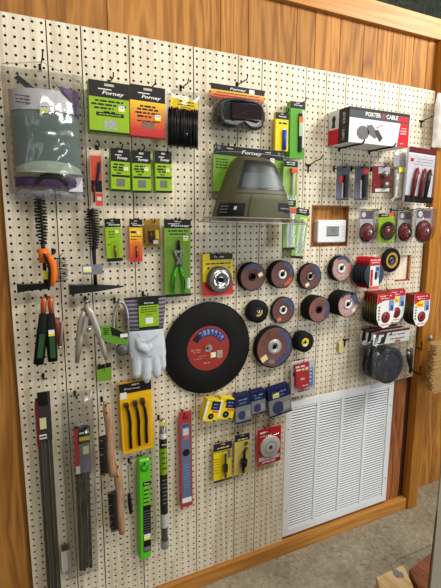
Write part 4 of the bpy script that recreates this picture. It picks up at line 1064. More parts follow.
def yellowbox(q, lab, d):
    u, v, w, h, a = frame(q, d)
    r = thing('wheel_box', lab, 'box', u, d, v, a, 'row of small boxes')
    MB().box(-w/2, w/2, 0, 1.4, -h/2, h/2, .06).build('carton', YEL, r)
    slab(r, 'blue_panel', NAVY, -w*.12, w*.48, h*.04, h*.44, 0, .02); prints(r, [(-w*.02, w*.36, h*.3, .16), (0, w*.3, h*.15, .12)], LBLUE, -.03)
    slab(r, 'red_print', SALMON, w*.02, w*.45, -h*.08, 0, 0, .02)
    MB().lathe([(.001, -.02), (w*.2, -.02)], 20, (-w*.0, 0, -h*.26)).build('wheel_picture', BLACK, r); MB().lathe([(.001, -.03), (w*.06, -.03)], 12, (0, 0, -h*.26)).build('picture_hub', GREY, r)
    slab(r, 'white_edge', WHITE, -w*.5, -w*.36, -h*.4, h*.4, 0, .02); slab(r, 'dark_corner', BLACK, w*.2, w*.44, -h*.48, -h*.42, 0, .02)
yellowbox([(207.5, 398.3), (221.2, 401.4), (216.6, 422.8), (203.2, 420.5)], 'tilted yellow box, first of the row of five small boxes', 2.4)
yellowbox([(221, 396), (236, 400), (232.8, 421), (218, 418)], 'tilted yellow box, second of the row, next to the blue ones', 2.0)
def bluebox(q, lab, d, label_=False):
    u, v, w, h, a = frame(q, d)
    r = thing('wheel_box', lab, 'box', u, d, v, a, 'row of small boxes')
    BX = mat('box_bluegrey', (124, 126, 126), .4, var=.2, scale=60)
    MB().box(-w/2, w/2, 0, 1.5, -h/2, h*.1, .1).build('carton', BX, r)
    b = MB(); b.loft([[(-w*.5, 0, h*.06), (w*.5, 0, h*.06), (w*.5, 1.5, h*.12), (-w*.5, 1.5, h*.12)], [(-w*.48, .1, h*.45), (w*.48, .1, h*.45), (w*.46, 1.1, h*.5), (-w*.46, 1.1, h*.5)]], caps=True); b.build('navy_lid', NAVY, r, label='navy blue top')
    MB().lathe([(.001, -.02), (w*.2, -.02), (w*.26, -.01)], 20, (-w*.1, 0, -h*.22)).build('wheel_picture', mat('picture_blue', (52, 58, 96), .5), r)
    prints(r, [(-w*.3, w*.3, h*.32, .2), (-w*.25, w*.2, h*.2, .14)], LBLUE, -.0+.0-.03)
    slab(r, 'grey_print', mat('print_grey', (150, 150, 146)), w*.12, w*.42, -h*.36, -h*.1, 0, .02); slab(r, 'blue_foot', NAVY, -w*.5, w*.5, -h*.5, -h*.44, 0, .02)
    if label_: slab(r, 'price_sticker', mat('cream_yellow', (226, 218, 150)), -w*.3, -w*.02, h*.14, h*.34, .0, .03)
bluebox([(234.5, 395.5), (250.2, 393.5), (252, 421), (236.5, 424)], 'navy topped grey box between the second yellow box and the middle blue box', 2.2)
bluebox([(250.2, 392), (265.2, 389.5), (266.8, 412.2), (252.4, 415.6)], 'middle navy topped box, between its two blue neighbours', 2.2)
bluebox([(266.7, 389), (289, 384.5), (292.8, 411), (270.8, 417.8)], 'largest navy topped grey box, end of the row by the vent', 2.6, True)

def arborcard(q, lab, clearhalf):
    r, w, h = card('arbor_card', lab, 'package', q, 1.0, YEL if not clearhalf else mat('pale_yellow', (214, 196, 96), .4), .08, .2 if not clearhalf else .17, NAVY)
    prints(r, [(-w*.3, w*.35, h*.37, .22)], YEL, -.04)
    b = MB()
    if not clearhalf:
        b.tube([(w*.1, -.4, h*.22), (w*.1, -.4, -h*.38)], .18, 8); b.tube([(w*.1, -.4, -h*.06), (w*.1, -.4, -h*.22)], .42, 8)
        slab(r, 'white_print', GREY, w*.26, w*.44, h*.06, h*.26, 0, .02); prints(r, [(-w*.45, -w*.2, h*(.1-.07*k), .09) for k in range(6)]+[(-w*.45, w*.45, h*.27, .1)], BLACK, -.02); slab(r, 'foot_band', NAVY, -w*.5, w*.5, -h*.5, -h*.45, 0, .02)
    else:
        b.tube([(w*.1, -.4, h*.1), (w*.1, -.4, -h*.1), (w*.05, -.4, -h*.44)], [.2, .26, .26], 8); b.tube([(w*.08, -.4, -h*.12), (w*.06, -.4, -h*.27)], .6, 10)
        for z in (.26, .12): b.lathe([(.14, -.3), (.3, -.3), (.3, -.15)], 14, (w*.25, 0, h*z))
    b.build('arbor', IRON, r, label='black arbor')
    blister(r, -w*.3 if clearhalf else -w*.1, w*.44, -h*.44, h*.3, .8, bev=.2)
arborcard([(213.3, 444), (231, 441), (232.2, 479.6), (213.9, 482)], 'yellow card with a black arbor under the row of boxes', False)
arborcard([(235, 434.8), (249, 433), (249, 472.5), (234, 475)], 'part clear yellow card with a black arbor beside the full yellow one', True)
r, w, h = card('saw_blade_pack', 'red blister card with a round silver wheel, beside the vent', 'package',
     [(257, 428.8), (280, 427), (281.6, 460.6), (258, 465.8)], 1.0, RED, .08, 0)
prints(r, [(-w*.4, -w*.05, h*.4, .3), (-w*.4, w*.1, h*.3, .12)], WHITE, -.02)
MB().lathe([(.001, -.35), (w*.38, -.32), (w*.42, -.2), (w*.42, 0)], 36, (w*.02, 0, -h*.02)).build('wheel', mat('wheel_silver', (206, 204, 200), .45, .1), r, label='round silver grey wheel')
MB().lathe([(.001, -.42), (w*.07, -.42), (w*.07, -.3)], 12, (w*.02, 0, -h*.02)).build('hub', DKGREY, r); MB().lathe([(w*.22, -.38), (w*.24, -.38)], 28, (w*.02, 0, -h*.02)).build('ring_mark', GREY, r)
slab(r, 'pale_band', mat('pack_white', (206, 206, 208)), -w*.44, w*.44, -h*.38, -h*.28, 0, .03); prints(r, [(-w*.3, w*.3, -h*.43, .25)], WHITE, -.02)
blister(r, -w*.47, w*.47, -h*.47, h*.36, .6, bev=.5)

# ================================================================ LEFT SIDE TOOLS
def spring_hammer(lab, pts, d, coil_r, turns, z0, z1):
    """local frame: z down the handle. pts: head ends"""
    pass
SPR = mat('black_enamel', (20, 20, 21), .35)
# left chipping hammer
ut, vt = at(40.5, 197, 1.6); ub, vb = at(49.5, 287.5, 1.6)
uh0, vh0 = at(17, 288, 1.6); uh1, vh1 = at(52, 285.5, 1.6)
def hammer(lab, top, bot, hl, hr_, d, coil, orange, seed):
    (ut, vt), (ub, vb), (ul, vl), (ur, vr) = [at(x, y, d) for x, y in (top, bot, hl, hr_)]
    r = thing('chipping_hammer', lab, 'hammer', ub, d, vb)
    L = lambda u, v: (u-ub, 0, v-vb)
    T = Vector(L(ut, vt)); B = Vector((0, 0, 0)); ax = (B-T)
    b = MB(); n = 190; pts = []; rad = coil; turns = 15
    side = Vector((ax.z, 0, -ax.x)).normalized(); fr_ = Vector((0, 1, 0))
    for k in range(n+1):
        f = k/n; a_ = 2*PI*turns*f; rr_ = rad*(.5+.5*math.sin(PI*min(1, .12+f*.88))**.8)
        p = T+ax*(f*.52)+(side*math.cos(a_)+fr_*math.sin(a_))*rr_; pts.append(tuple(p))
    b.tube(pts, .1, 6); b.build('spring_grip', SPR, r, label='coiled spring grip')
    b = MB(); b.tube([tuple(T+ax*.0), tuple(T+ax*.5), tuple(B)], .14, 8); b.tube([tuple(T+ax*.5), tuple(T+ax*.58), tuple(T+ax*.75), tuple(B)], [.3, .26, .24, .26], 8); b.build('shaft', SPR, r)
    b = MB(); A = Vector(L(ul, vl)); C = Vector(L(ur, vr)); m_ = A*.5+C*.5
    if orange: b.loft([[tuple(A+Vector((0, y, z))) for y, z in ((-.45, -.55), (.45, -.55), (.45, .55), (-.45, .55))], [tuple(A*.8+C*.2+Vector((0, y, z))) for y, z in ((-.38, -.42), (.38, -.42), (.38, .42), (-.38, .42))], [tuple(C+Vector((0, y, z))) for y, z in ((-.34, -.36), (.34, -.36), (.34, .36), (-.34, .36))]], caps=True)
    else: b.loft([[tuple(A+Vector((0, y, z))) for y, z in ((-.65, -.68), (.65, -.68), (.65, .62), (-.65, .62))], [tuple(A*.85+C*.15+Vector((0, y, z))) for y, z in ((-.58, -.55), (.58, -.55), (.58, .5), (-.58, .5))], [tuple(A*.5+C*.5+Vector((0, y, z))) for y, z in ((-.42, -.45), (.42, -.45), (.42, .45), (-.42, .45))], [tuple(C+Vector((0, y, z))) for y, z in ((-.06, -.06), (.06, -.06), (.06, .1), (-.06, .1))]], caps=True)
    b.build('head', SPR, r)
    return r, T, ax
r, T, ax = hammer('black chipping hammer with an orange band, hanging below the face shield', (39.5, 196), (46, 286), (17, 288.2), (50, 285.6), 1.6, .68, True, 1)
c = T+ax*.66; b = MB(); b.tube([tuple(c-ax.normalized()*.95), tuple(c+ax.normalized()*.8)], .62, 12); b.build('orange_label', ORANGE, r, label='orange paper band'); c = T+ax*.87
slab(r, 'yellow_tag', mat('tag_yellow', (206, 200, 70), .5), c.x-.4, c.x+.3, c.z-.55, c.z+.55, -.3, .04)
r, T, ax = hammer('black chipping hammer with a pale sticker, right of the orange handled brush', (92, 209), (95.5, 285), (69, 289.2), (123.5, 286.5), 1.6, .85, False, 2)
c = T+ax*.78; b = MB(); b.loft([[(c.x-1.6, -.2, c.z+.55), (c.x+.9, -.42, c.z+.6), (c.x+.9, -.42, c.z-.75), (c.x-1.6, -.2, c.z-.7)], [(c.x-1.6, -.26, c.z+.55), (c.x+.9, -.48, c.z+.6), (c.x+.9, -.48, c.z-.75), (c.x-1.6, -.26, c.z-.7)]], caps=True); lb = b.build('sticker_flag', mat('flag_grey', (128, 130, 138), .4), r, label='grey sticker flag')
slab(lb, 'price_sticker', WHITE, c.x-1.5, c.x-.5, c.z-.4, c.z+.35, -.36, .02); slab(lb, 'yellow_print', mat('sticker_yellow', (240, 230, 60)), c.x-1.4, c.x-.7, c.z-.4, c.z-.1, -.38, .02)

# orange handled wire brush hanging in front of the hammer
u, v = at(53.5, 270, 2.6)
r = thing('scratch_brush', 'orange backed curved wire brush hanging beside the banded hammer', 'wire brush', u, 2.6, v)
b = MB(); hp = [(-.55, 0, 2.1), (-.35, 0, 1.6), (0, 0, .7), (.08, 0, -.2), (-.02, 0, -1.1), (-.35, 0, -2.05)]
b.tube(hp, [.18, .35, .46, .46, .42, .2], 10, .9); b.build('handle', ORANGE, r, label='orange handle')
b = MB(); b.tube([(x-.45, .1, z) for x, y, z in hp], [.1, .22, .26, .26, .24, .14], 8, 1.2); b.build('handle_back', SPR, r)
b = MB(); rr = random.Random(5)
for k in range(18):
    z = 1.4-2.9*k/17; x0 = .35+.1*(1-(z/1.6)**2)
    for y in (-.3, 0, .3): b.tube([(x0, y, z), (x0+.55, y, z+rr.uniform(-.06, .06)), (x0+rr.uniform(1.0, 1.3), y+rr.uniform(-.1, .1), z+rr.uniform(-.14, .14))], .024, 4)
b.build('bristles', IRON, r)
b = MB(); b.tube([(.5, 0, 1.3), (.9, 0, 1.75), (1.25, 0, 2.1)], .05, 5); b.build('tip_wire', IRON, r)

# electrode holder with black handles
def P2(d, u0, v0): return lambda x, y, dd=None: (at(x, y, dd or d)[0]-u0, -((dd or d)-d), at(x, y, dd or d)[1]-v0)
u, v = at(47, 320, 1.4); p = P2(1.4, u, v)
r = thing('electrode_clamp', 'black handled welding clamp with copper jaws, below the banded hammer', 'welding clamp', u, 1.4, v)
for x0, x1 in ((43.5, 43), (50.5, 52)):
    b = MB(); b.tube([p(x0+.8, 297, 2.0), p(x0, 304, 2.0), p(x1, 318, 2.0)], [.28, .36, .3], 8, .6); b.build('jaw', COPPER, r, label='copper jaw')
b = MB(); b.tube([p(43.5, 314, 2.4), p(42, 335, 2.4), p(38.5, 364, 2.4)], [.5, .68, .62], 10, .7); h1 = b.build('handle', RUBBER, r, label='black insulated handle')
b = MB(); b.tube([p(50, 314, 2.4), p(51, 335, 2.4), p(52.8, 361, 2.4)], [.55, .7, .6], 10, .7); h2 = b.build('handle', RUBBER, r, label='black insulated handle')
b = MB(); b.box(*[q for q in (p(41, 320)[0], p(52, 320)[0])], -1.0, -.5, p(46, 338)[2], p(46, 316)[2], .1); b.build('insulator', RUBBER, r)
for hh, q in ((h1, (42.2, 334, 39.8, 358)), (h2, (51.4, 330, 53.2, 358))):
    b = MB(); A = p(q[0], q[1], 3.0); C = p(q[2], q[3], 3.0)
    b.loft([[(A[0]-.32, A[1], A[2]), (A[0]+.32, A[1], A[2]), (A[0]+.32, A[1]+.1, A[2]), (A[0]-.32, A[1]+.1, A[2])], [(C[0]-.32, C[1], C[2]), (C[0]+.32, C[1], C[2]), (C[0]+.32, C[1]+.1, C[2]), (C[0]-.32, C[1]+.1, C[2])]], caps=True); l = b.build('label', mat('label_green', (44, 80, 46), .4), hh, label='green label strip')
A = p(51.5, 333, 3.05); slab(l, 'price_sticker', WHITE, A[0]-.35, A[0]+.35, A[2]-.4, A[2]+.4, A[1], .03); slab(l, 'price_strip', mat('sticker_yellow', (240, 230, 60)), A[0]-.35, A[0]+.35, A[2]-.35, A[2]-.05, A[1]-.04, .02)
u, v = at(58, 330, .8); p = P2(.8, u, v)
r = thing('ground_lug', 'copper coloured clamp half hidden beside the black handled welding clamp', 'welding clamp', u, .8, v)
b = MB(); b.tube([p(54.5, 318), p(57.5, 326), p(59.5, 336), p(60, 346)], [.35, .55, .45, .25], 10, .7); b.build('jaw', mat('copper_dull', (150, 72, 50), .5, .3), r)
b = MB(); b.tube([p(62.3, 321, 1.2), p(61.8, 332, 1.2), p(60, 345, 1.2)], [.16, .2, .16], 8); b.build('sleeve', mat('sleeve_grey', (150, 142, 138), .4), r); b = MB(); b.ball(p(60, 347.5, 1.0), .25, 8); b.build('bolt', STEEL, r)

# steel ground clamp
u, v = at(89, 329, 1.4); p = P2(1.4, u, v)
r = thing('ground_clamp', 'bare steel spring ground clamp with spread legs, centre left', 'welding clamp', u, 1.4, v)
GS = mat('clamp_steel', (176, 170, 156), .42, .5)
for pts, ra, nm in (([(87.2, 304, 1.8), (82, 322, 1.9), (79.6, 340, 2.0), (77, 363, 2.0)], [.36, .56, .5, .26], 'arm'), ([(86, 304, 2.2), (92, 316, 2.3), (98.5, 332, 2.3), (104, 350, 2.2), (106.5, 360, 2.2)], [.36, .56, .5, .36, .24], 'arm')):
    b = MB(); b.tube([p(*q) for q in pts], ra, 8, .5); b.build(nm, GS, r)
b = MB(); b.tube([p(85, 302, 2.0), p(88.6, 301.3, 2.0)], .32, 8); b.tube([p(84, 309, 2.1), p(91, 309, 2.1)], .2, 8); b.build('jaw_tips', STEELD, r)
A = [p(*q, 2.35) for q in ((85, 316), (91.5, 318), (97, 333), (81.5, 334.5))]
b = MB(); b.prism([(q[0], q[2]) for q in A], A[0][1]-.05, A[0][1]+.1); b.build('pivot_plate', GS, r)
b = MB(); q = p(89.3, 329.6, 2.5); b.lathe([(.001, -.15), (.25, -.12), (.28, 0)], 12, q); b.build('pivot_rivet', STEEL, r)
b = MB(); b.prism([(p(88.2, 313)[0], p(88.2, 313)[2]), (p(91, 324)[0], p(91, 324)[2]), (p(86.5, 324)[0], p(86.5, 324)[2])], A[0][1]-.07, A[0][1]-.05); b.build('clamp_gap', DKGREY, r)
q = [p(x, y, 1.6) for x, y in ((97.2, 365.5), (111, 362.5), (111.8, 380), (97, 381.8))]
b = MB(); b.add([(a_[0], a_[1], a_[2]) for a_ in q]+[(a_[0], a_[1]+.06, a_[2]) for a_ in q], [(0, 1, 2, 3), (7, 6, 5, 4), (0, 4, 5, 1), (1, 5, 6, 2), (2, 6, 7, 3), (3, 7, 4, 0)]); tg = b.build('hang_tag', LIMED, r, label='small lime green hang tag')
x0, z0, x1, z1 = q[0][0], q[0][2], q[2][0], q[2][2]; y = q[0][1]
b = MB(); b.add([(q[0][0], y-.02, q[0][2]), (q[1][0], y-.02, q[1][2]), (q[1][0], y-.02, q[1][2]-.6), (q[0][0], y-.02, q[0][2]-.6)], [(0, 1, 2, 3)]); b.build('tag_header', BLACK, tg, fixn=False); b = MB(); b.tube([p(106, 359, 2.0), p(104.5, 372, 1.75)], .04, 5); b.build('string', mat('string_tan', (150, 130, 90)), tg)

# flint striker
u, v = at(121, 330, 1.4); p = P2(1.4, u, v)
r = thing('flint_striker', 'looped wire flint striker with a green wrap label, beside the leather glove', 'flint striker', u, 1.4, v)
b = MB(); lp = []
for k in range(29):
    a_ = math.radians(-55+290*k/28); lp.append((121+7.6*math.cos(a_), 327-(25 if math.sin(a_) > 0 else 25)*math.sin(a_), 2.0))
b.tube([p(*q) for q in lp], .24, 8); b.build('wire_loop', mat('loop_steel', (176, 176, 172), .3, .8), r)
b = MB(); b.tube([p(117.5, 303, 1.6), p(116.5, 318, 1.5), p(117, 340, 1.5)], .17, 8); b.tube([p(117.5, 303, 1.6), p(122, 301.5, 1.6)], .17, 8); b.build('inner_wire', mat('wire_yellowish', (170, 164, 90), .35, .5), r)
c = p(122.5, 350, 2.2); b = MB(); b.lathe([(.001, -.2), (.75, -.25), (.85, -.1), (.85, .4)], 18, c); b.build('flint_cup', mat('cup_grey', (104, 104, 102), .4, .6), r)
q = [p(x, y, 2.5) for x, y in ((101, 326), (110, 325.5), (127.5, 334), (127.5, 345), (113, 343.5), (101, 338))]
b = MB(); b.prism([(a_[0], a_[2]) for a_ in q], q[0][1], q[0][1]+.1); lb = b.build('wrap_label', mat('wrap_green', (98, 152, 46), .4), r, label='green and black wrap label')
q2 = [p(x, y, 2.55) for x, y in ((110.5, 326.5), (127, 334), (127, 339), (112, 335))]; b = MB(); b.prism([(a_[0], a_[2]) for a_ in q2], q2[0][1]-.02, q2[0][1]); b.build('label_band', BLACK, lb)
q2 = [p(x, y, 2.57) for x, y in ((103.5, 329), (109, 329), (109, 336), (103.5, 336))]; prints(lb, [(q2[0][0], q2[1][0], q2[0][2]-.25*k, .1) for k in range(4)], BLACK, q2[0][1]-.02)
q2 = p(124, 335.5, 2.6); slab(lb, 'white_patch', WHITE, q2[0]-.5, q2[0]+.5, q2[2]-.25, q2[2]+.25, q2[1], .02)

# leather glove
u, v = at(145.5, 340, 1.6); p = P2(1.6, u, v)
r = thing('work_glove', 'pale leather work glove with a striped grey cuff and lime card', 'glove', u, 1.6, v)
LEA = mat('suede_leather', (196, 206, 212), .85, var=.16, scale=45)
b = MB()
def oval(xc, yc, hw, hd, dd): 
    c = p(xc, yc, dd); wdt = abs(p(xc+hw, yc, dd)[0]-c[0]); return [(c[0]+wdt*math.cos(t), c[1]+hd*math.sin(t), c[2]) for t in [2*PI*k/24 for k in range(24)]]
b.loft([oval(146.2, 326, 16.5, .55, 2.0), oval(146, 332, 17.5, .65, 2.1), oval(147.3, 345, 18, .7, 2.2), oval(148.5, 355, 17.6, .65, 2.2), oval(149.5, 364, 16, .5, 2.1)], caps=True, smooth=True)
for pts, ra in (([(137, 352, 2.1), (136.6, 366, 2.2), (136.4, 374, 2.2), (136.8, 378, 2.1)], [.85, .72, .62, .3]), ([(146, 354, 2.2), (146.3, 370, 2.35), (146.6, 378, 2.35), (146.8, 382.5, 2.2)], [.85, .74, .66, .3]),
                ([(153.5, 352, 2.2), (156, 368, 2.3), (157, 374, 2.3), (157.6, 378, 2.1)], [.82, .7, .6, .3]), ([(158.5, 348, 2.1), (161.6, 360, 2.15), (162.6, 366, 2.15), (163.2, 370, 2.0)], [.8, .64, .54, .28])):
    b.tube([p(*q) for q in pts], ra, 12, .8)
b.tube([p(137, 338, 2.5), p(141, 346, 3.0), p(147, 350, 3.15), p(152, 346, 3.1)], [.4, .7, .62, .3], 12, .7)
o = b.build('leather_hand', LEA, r, label='pale blue grey suede hand')
m = o.modifiers.new('fuse', 'REMESH'); m.mode = 'VOXEL'; m.voxel_size = .0022; m.use_smooth_shade = True
m = o.modifiers.new('soft', 'SMOOTH'); m.iterations = 5
b = MB(); b.tube([p(137, 333, 2.85), p(143, 342, 3.3), p(150, 341, 3.2), p(158, 335, 2.8)], .05, 5); b.tube([p(136, 345, 2.95), p(143, 355, 3.1), p(152, 356, 3.0)], .05, 5); b.build('seams', mat('seam_grey', (150, 160, 168), .8), r)
def stripes():
    m = bpy.data.materials.new('striped_canvas'); m.use_nodes = True; nt = m.node_tree; b_ = nt.nodes['Principled BSDF']; L = nt.links.new
    tc = nt.nodes.new('ShaderNodeTexCoord'); wv = nt.nodes.new('ShaderNodeTexWave'); wv.bands_direction = 'Z'; wv.inputs['Scale'].default_value = 22; wv.inputs['Distortion'].default_value = .3
    cr = nt.nodes.new('ShaderNodeValToRGB'); cr.color_ramp.elements[0].color = rgb(72, 66, 82); cr.color_ramp.elements[1].color = rgb(146, 138, 150); cr.color_ramp.elements[0].position = .3
    L(tc.outputs['Object'], wv.inputs[0]); L(wv.outputs['Fac'], cr.inputs[0]); L(cr.outputs[0], b_.inputs['Base Color']); b_.inputs['Roughness'].default_value = .9
    return m
b = MB(); b.loft([oval(145.3, 297.5, 20, .42, 1.9), oval(145.3, 310, 20, .55, 1.9), oval(145.6, 320, 18.6, .58, 1.95), oval(146.2, 330, 17.2, .62, 2.05)], caps=True, smooth=True); b.build('cuff', stripes(), r, label='grey violet striped canvas cuff')
b = MB(); b.tube(oval(145.3, 297.5, 20.2, .45, 1.9)+[oval(145.3, 297.5, 20.2, .45, 1.9)[0]], .1, 6); b.build('cuff_binding', mat('binding_navy', (40, 38, 56), .8), r)
q0 = p(138.3, 297, 2.6); q1 = p(159, 327.5, 2.6)
cd = slab(r, 'hang_card', LIME, q0[0], q1[0], q1[2], q0[2], q0[1], .06, label='lime green hang card'); hgt = q0[2]-q1[2]; wd = q1[0]-q0[0]
slab(cd, 'card_header', BLACK, q0[0], q1[0], q0[2]-hgt*.27, q0[2], q0[1]-.06, .02); text('Forney', .3, q0[0]+wd*.5, q0[2]-hgt*.2, WHITE, cd, q0[1]-.1, .25, .02, name='logo', width=wd*.5)
slab(cd, 'card_foot', BLACK, q0[0], q1[0], q1[2], q1[2]+hgt*.07, q0[1]-.06, .02)
prints(cd, [(q0[0]+wd*.1, q1[0]-wd*.1, q0[2]-hgt*(.33+.07*k), .11) for k in range(3)]+[(q0[0]+wd*.35, q1[0]-wd*.35, q0[2]-hgt*.56, .1)], BLACK, q0[1]-.08)
slab(cd, 'price_sticker', WHITE, q0[0]+wd*.32, q1[0]-wd*.3, q0[2]-hgt*.84, q0[2]-hgt*.66, q0[1]-.06, .03)

# small brush set card
r, w, h = card('brush_set', 'golden yellow card with three small black wire brushes below the glove', 'brush set',
     [(118.8, 384.2), (150.4, 379.8), (154.6, 447.2), (123.0, 454.6)], 1.4, GOLD, .9, .14, BLACK)
text('Forney', .38, -w*.1, h*.42, mat('print_pale', (214, 196, 170)), r, -.05, 0, .02, name='lettering', width=w*.5); slab(r, 'price_sticker', WHITE, -w*.48, -w*.28, h*.29, h*.38, 0, .04)
MB().box(-w*.42, w*.42, -.06, 0, -h*.45, h*.22, .15).build('tray', mat('tray_yellow', (226, 164, 8), .4), r)
for k, x in enumerate((-.25, .02, .26)):
    b = MB(); b.tube([(w*(x-.06), -.3, h*.20), (w*(x-.01), -.35, h*.1), (w*(x+.02), -.3, -h*.05), (w*x, -.3, -h*.2), (w*x, -.3, -h*(.42-.015*k))], [.13, .2, .22, .2, .22], 8, .8); hb = b.build('mini_brush', BLACKP, r, label='black curved wire brush')
    b = MB()
    for i in range(4):
        for j in range(3): b.tube([(w*(x-.11)+i*.16, -.25-.12*j, h*.18), (w*(x-.14)+i*.17, -.25-.14*j, h*(.245+.012*k))], .06, 5)
    b.build('bristle_head', mat('bristle_grey', (70, 66, 56), .6), hb)

# wooden wire brushes
def woodbrush(lab, top, bot, d, bl, br_, seed, curve):
    (ut, vt), (ub, vb) = at(*top, d), at(*bot, d); cu_, cv = (ut+ub)/2, (vt+vb)/2
    r = thing('wire_brush', lab, 'wire brush', cu_, d, cv)
    p = P2(d, cu_, cv); A = Vector(p(*top)); B = Vector(p(*bot)); ax = B-A; nrm = Vector((ax.z, 0, -ax.x)).normalized()
    if nrm.x < 0: nrm = -nrm
    pts = []; ra = []
    for k in range(13):
        f = k/12; off = curve*math.sin(PI*min(1, f*1.6)) if f < .62 else 0
        pts.append(tuple(A+ax*f+nrm*off)); ra.append(.3+.3*math.sin(PI*min(1, f*2.2)/1.0)**.8 if f < .23 else .56+.03*math.sin(9*f))
    ra[0] = .25; ra[-1] = .42
    b = MB(); b.tube(pts, ra, 12, 1.0); b.build('handle', WOODH, r, label='pale worn wooden handle')
    q = A+ax*.12; b = MB(); b.lathe([(.001, 0), (.14, 0)], 10, (q.x, -.62, q.z)); b.build('hang_hole', BLACK, r)
    b = MB(); rr = random.Random(seed)
    T0 = Vector(p(*bl)); T1 = Vector(p(*br_)); S0 = A+ax*((T0-A).dot(ax)/ax.length_squared); S1 = A+ax*((T1-A).dot(ax)/ax.length_squared)
    for k in range(20):
        f = k/19
        for j in range(3):
            s_ = S0.lerp(S1, f)+Vector((0, -.3+.3*j, 0)); e_ = T0.lerp(T1, f)+Vector((rr.uniform(-.06, .06), -.3+.3*j, rr.uniform(-.08, .08)))
            b.tube([tuple(s_), tuple(e_)], [.1, .07], 5)
    b.build('bristles', mat('bristle_dark', (52, 48, 44), .5, .3), r)
woodbrush('wooden handled wire brush, upper one of the two left of the yellow brush card', (105, 402), (112.5, 476), 2.6, (98.3, 438), (100.5, 474), 3, .22)
woodbrush('wooden handled wire brush, lower one, ending beside the bright green rod pack', (116.3, 466), (122, 533), 2.0, (107.4, 494), (110.8, 531), 4, .12)

# spark wire
u, v = at(129, 480, 1.0); p = P2(1.0, u, v)
r = thing('tip_brush', 'thin wire tool with a small black brush, between wooden brush and green pack', 'brush', u, 1.0, v)
b = MB(); b.tube([p(125.5, 463), p(128, 468), p(128.8, 480), p(129.6, 495)], .07, 6); b.tube([p(128, 467), p(131.5, 462)], .07, 6); b.build('wire', STEELD, r)
b = MB(); b.tube([p(129, 494), p(130, 504), p(131, 513)], [.26, .32, .26], 8); b.build('brush_end', RUBBER, r, label='black brush end')

# bright green rod pack
r, w, h = card('electrode_pack', 'long bright green rod pack at the bottom middle of the pegboard', 'rod pack',
     [(137.4, 460), (151.2, 458.8), (151.0, 559), (140.5, 560.2)], 1.6, mat('green_case', (84, 196, 24), .3), 1.0, 0, bev=.5)
b = MB(); b.lathe([(w*.16, -.05), (w*.36, -.08), (w*.36, 0)], 20, (0, 0, h*.425)); b.build('cap_ring', mat('green_cap', (60, 160, 20), .25), r)
lb = slab(r, 'label', BLACK, -w*.16, w*.46, -h*.42, h*.28, 0, .03, label='black printed label')
slab(lb, 'green_field', mat('label_lime', (110, 196, 40), .4), -w*.14, w*.44, h*.05, h*.24, -.03, .015); prints(lb, [(-w*.1, w*.4, h*(.2-.04*k), .22) for k in range(4)], BLACK, -.05)
text('Forney', .4, w*.15, h*.26, WHITE, lb, -.05, .25, .02, name='logo', width=w*.45); prints(lb, [(-w*.1, w*.4, h*(-.01-.026*k), .1) for k in range(9)], GREY, -.035)
slab(lb, 'price_sticker', WHITE, -w*.12, w*.42, -h*.3, -h*.24, -.03, .02); slab(lb, 'price_strip', mat('sticker_yellow', (240, 230, 60)), -w*.12, w*.42, -h*.3, -h*.28, -.05, .02); slab(lb, 'barcode', GREY, -w*.12, w*.42, -h*.41, -h*.37, -.03, .02)
# clear tube
u, v, w, h, a = frame([(157.2, 418.4), (166.6, 417.8), (168, 545), (160.2, 546)], 1.4)
r = thing('rod_tube', 'slim clear rod tube with black and green label, between green and red packs', 'rod pack', u, 1.4, v, a)
RR = w*.42
b = MB(); b.tube([(0, -.3, h*.44), (0, -.3, h*.2), (0, -.3, -h*.44)], RR*.86, 14); b.build('rods', mat('rod_grey', (120, 122, 118), .4, .4), r)
def band(nm, m, z0, z1, k=1.0): b = MB(); b.lathe([(RR*k, z0), (RR*k, z1)], 18, (0, -.3, 0), 'z'); return b.build(nm, m, r)
lb = band('label', BLACK, -h*.34, h*.36); band('label_green', LIME, h*.09, h*.29, 1.03); band('label_white', WHITE, h*.36, h*.40, .98); band('barcode', mat('barcode_white', (214, 214, 210)), -h*.33, -h*.22, 1.03)
prints(lb, [(-RR*.6, RR*.6, h*(.05-.03*k), .16) for k in range(7)], GREY, -.3-RR*1.02); prints(r, [(-RR*.6, RR*.6, h*(.26-.04*k), .2) for k in range(4)], BLACK, -.3-RR*1.06)
text('Forney', .36, 0, h*.32, WHITE, lb, -.3-RR*1.04, .25, .02, name='logo', width=RR*1.4)
b = MB(); b.lathe([(.001, -h*.5), (RR*.8, -h*.5), (RR*1.05, -h*.47), (RR*1.05, h*.48), (RR*.6, h*.5), (.001, h*.5)], 18, (0, -.3, 0), 'z'); b.build('tube', BLIST, r)
b = MB(); b.lathe([(.001, -h*.505), (RR*1.1, -h*.5), (RR*1.1, -h*.44)], 18, (0, -.3, 0), 'z'); b.build('end_cap', clear('cap_clear', (215, 218, 218), .5, .1, body=(170, 174, 174)), r)
slab(r, 'yellow_tab', mat('tag_yellow', (206, 200, 70)), -.3, .3, h*.46, h*.49, -.3-RR, .03)
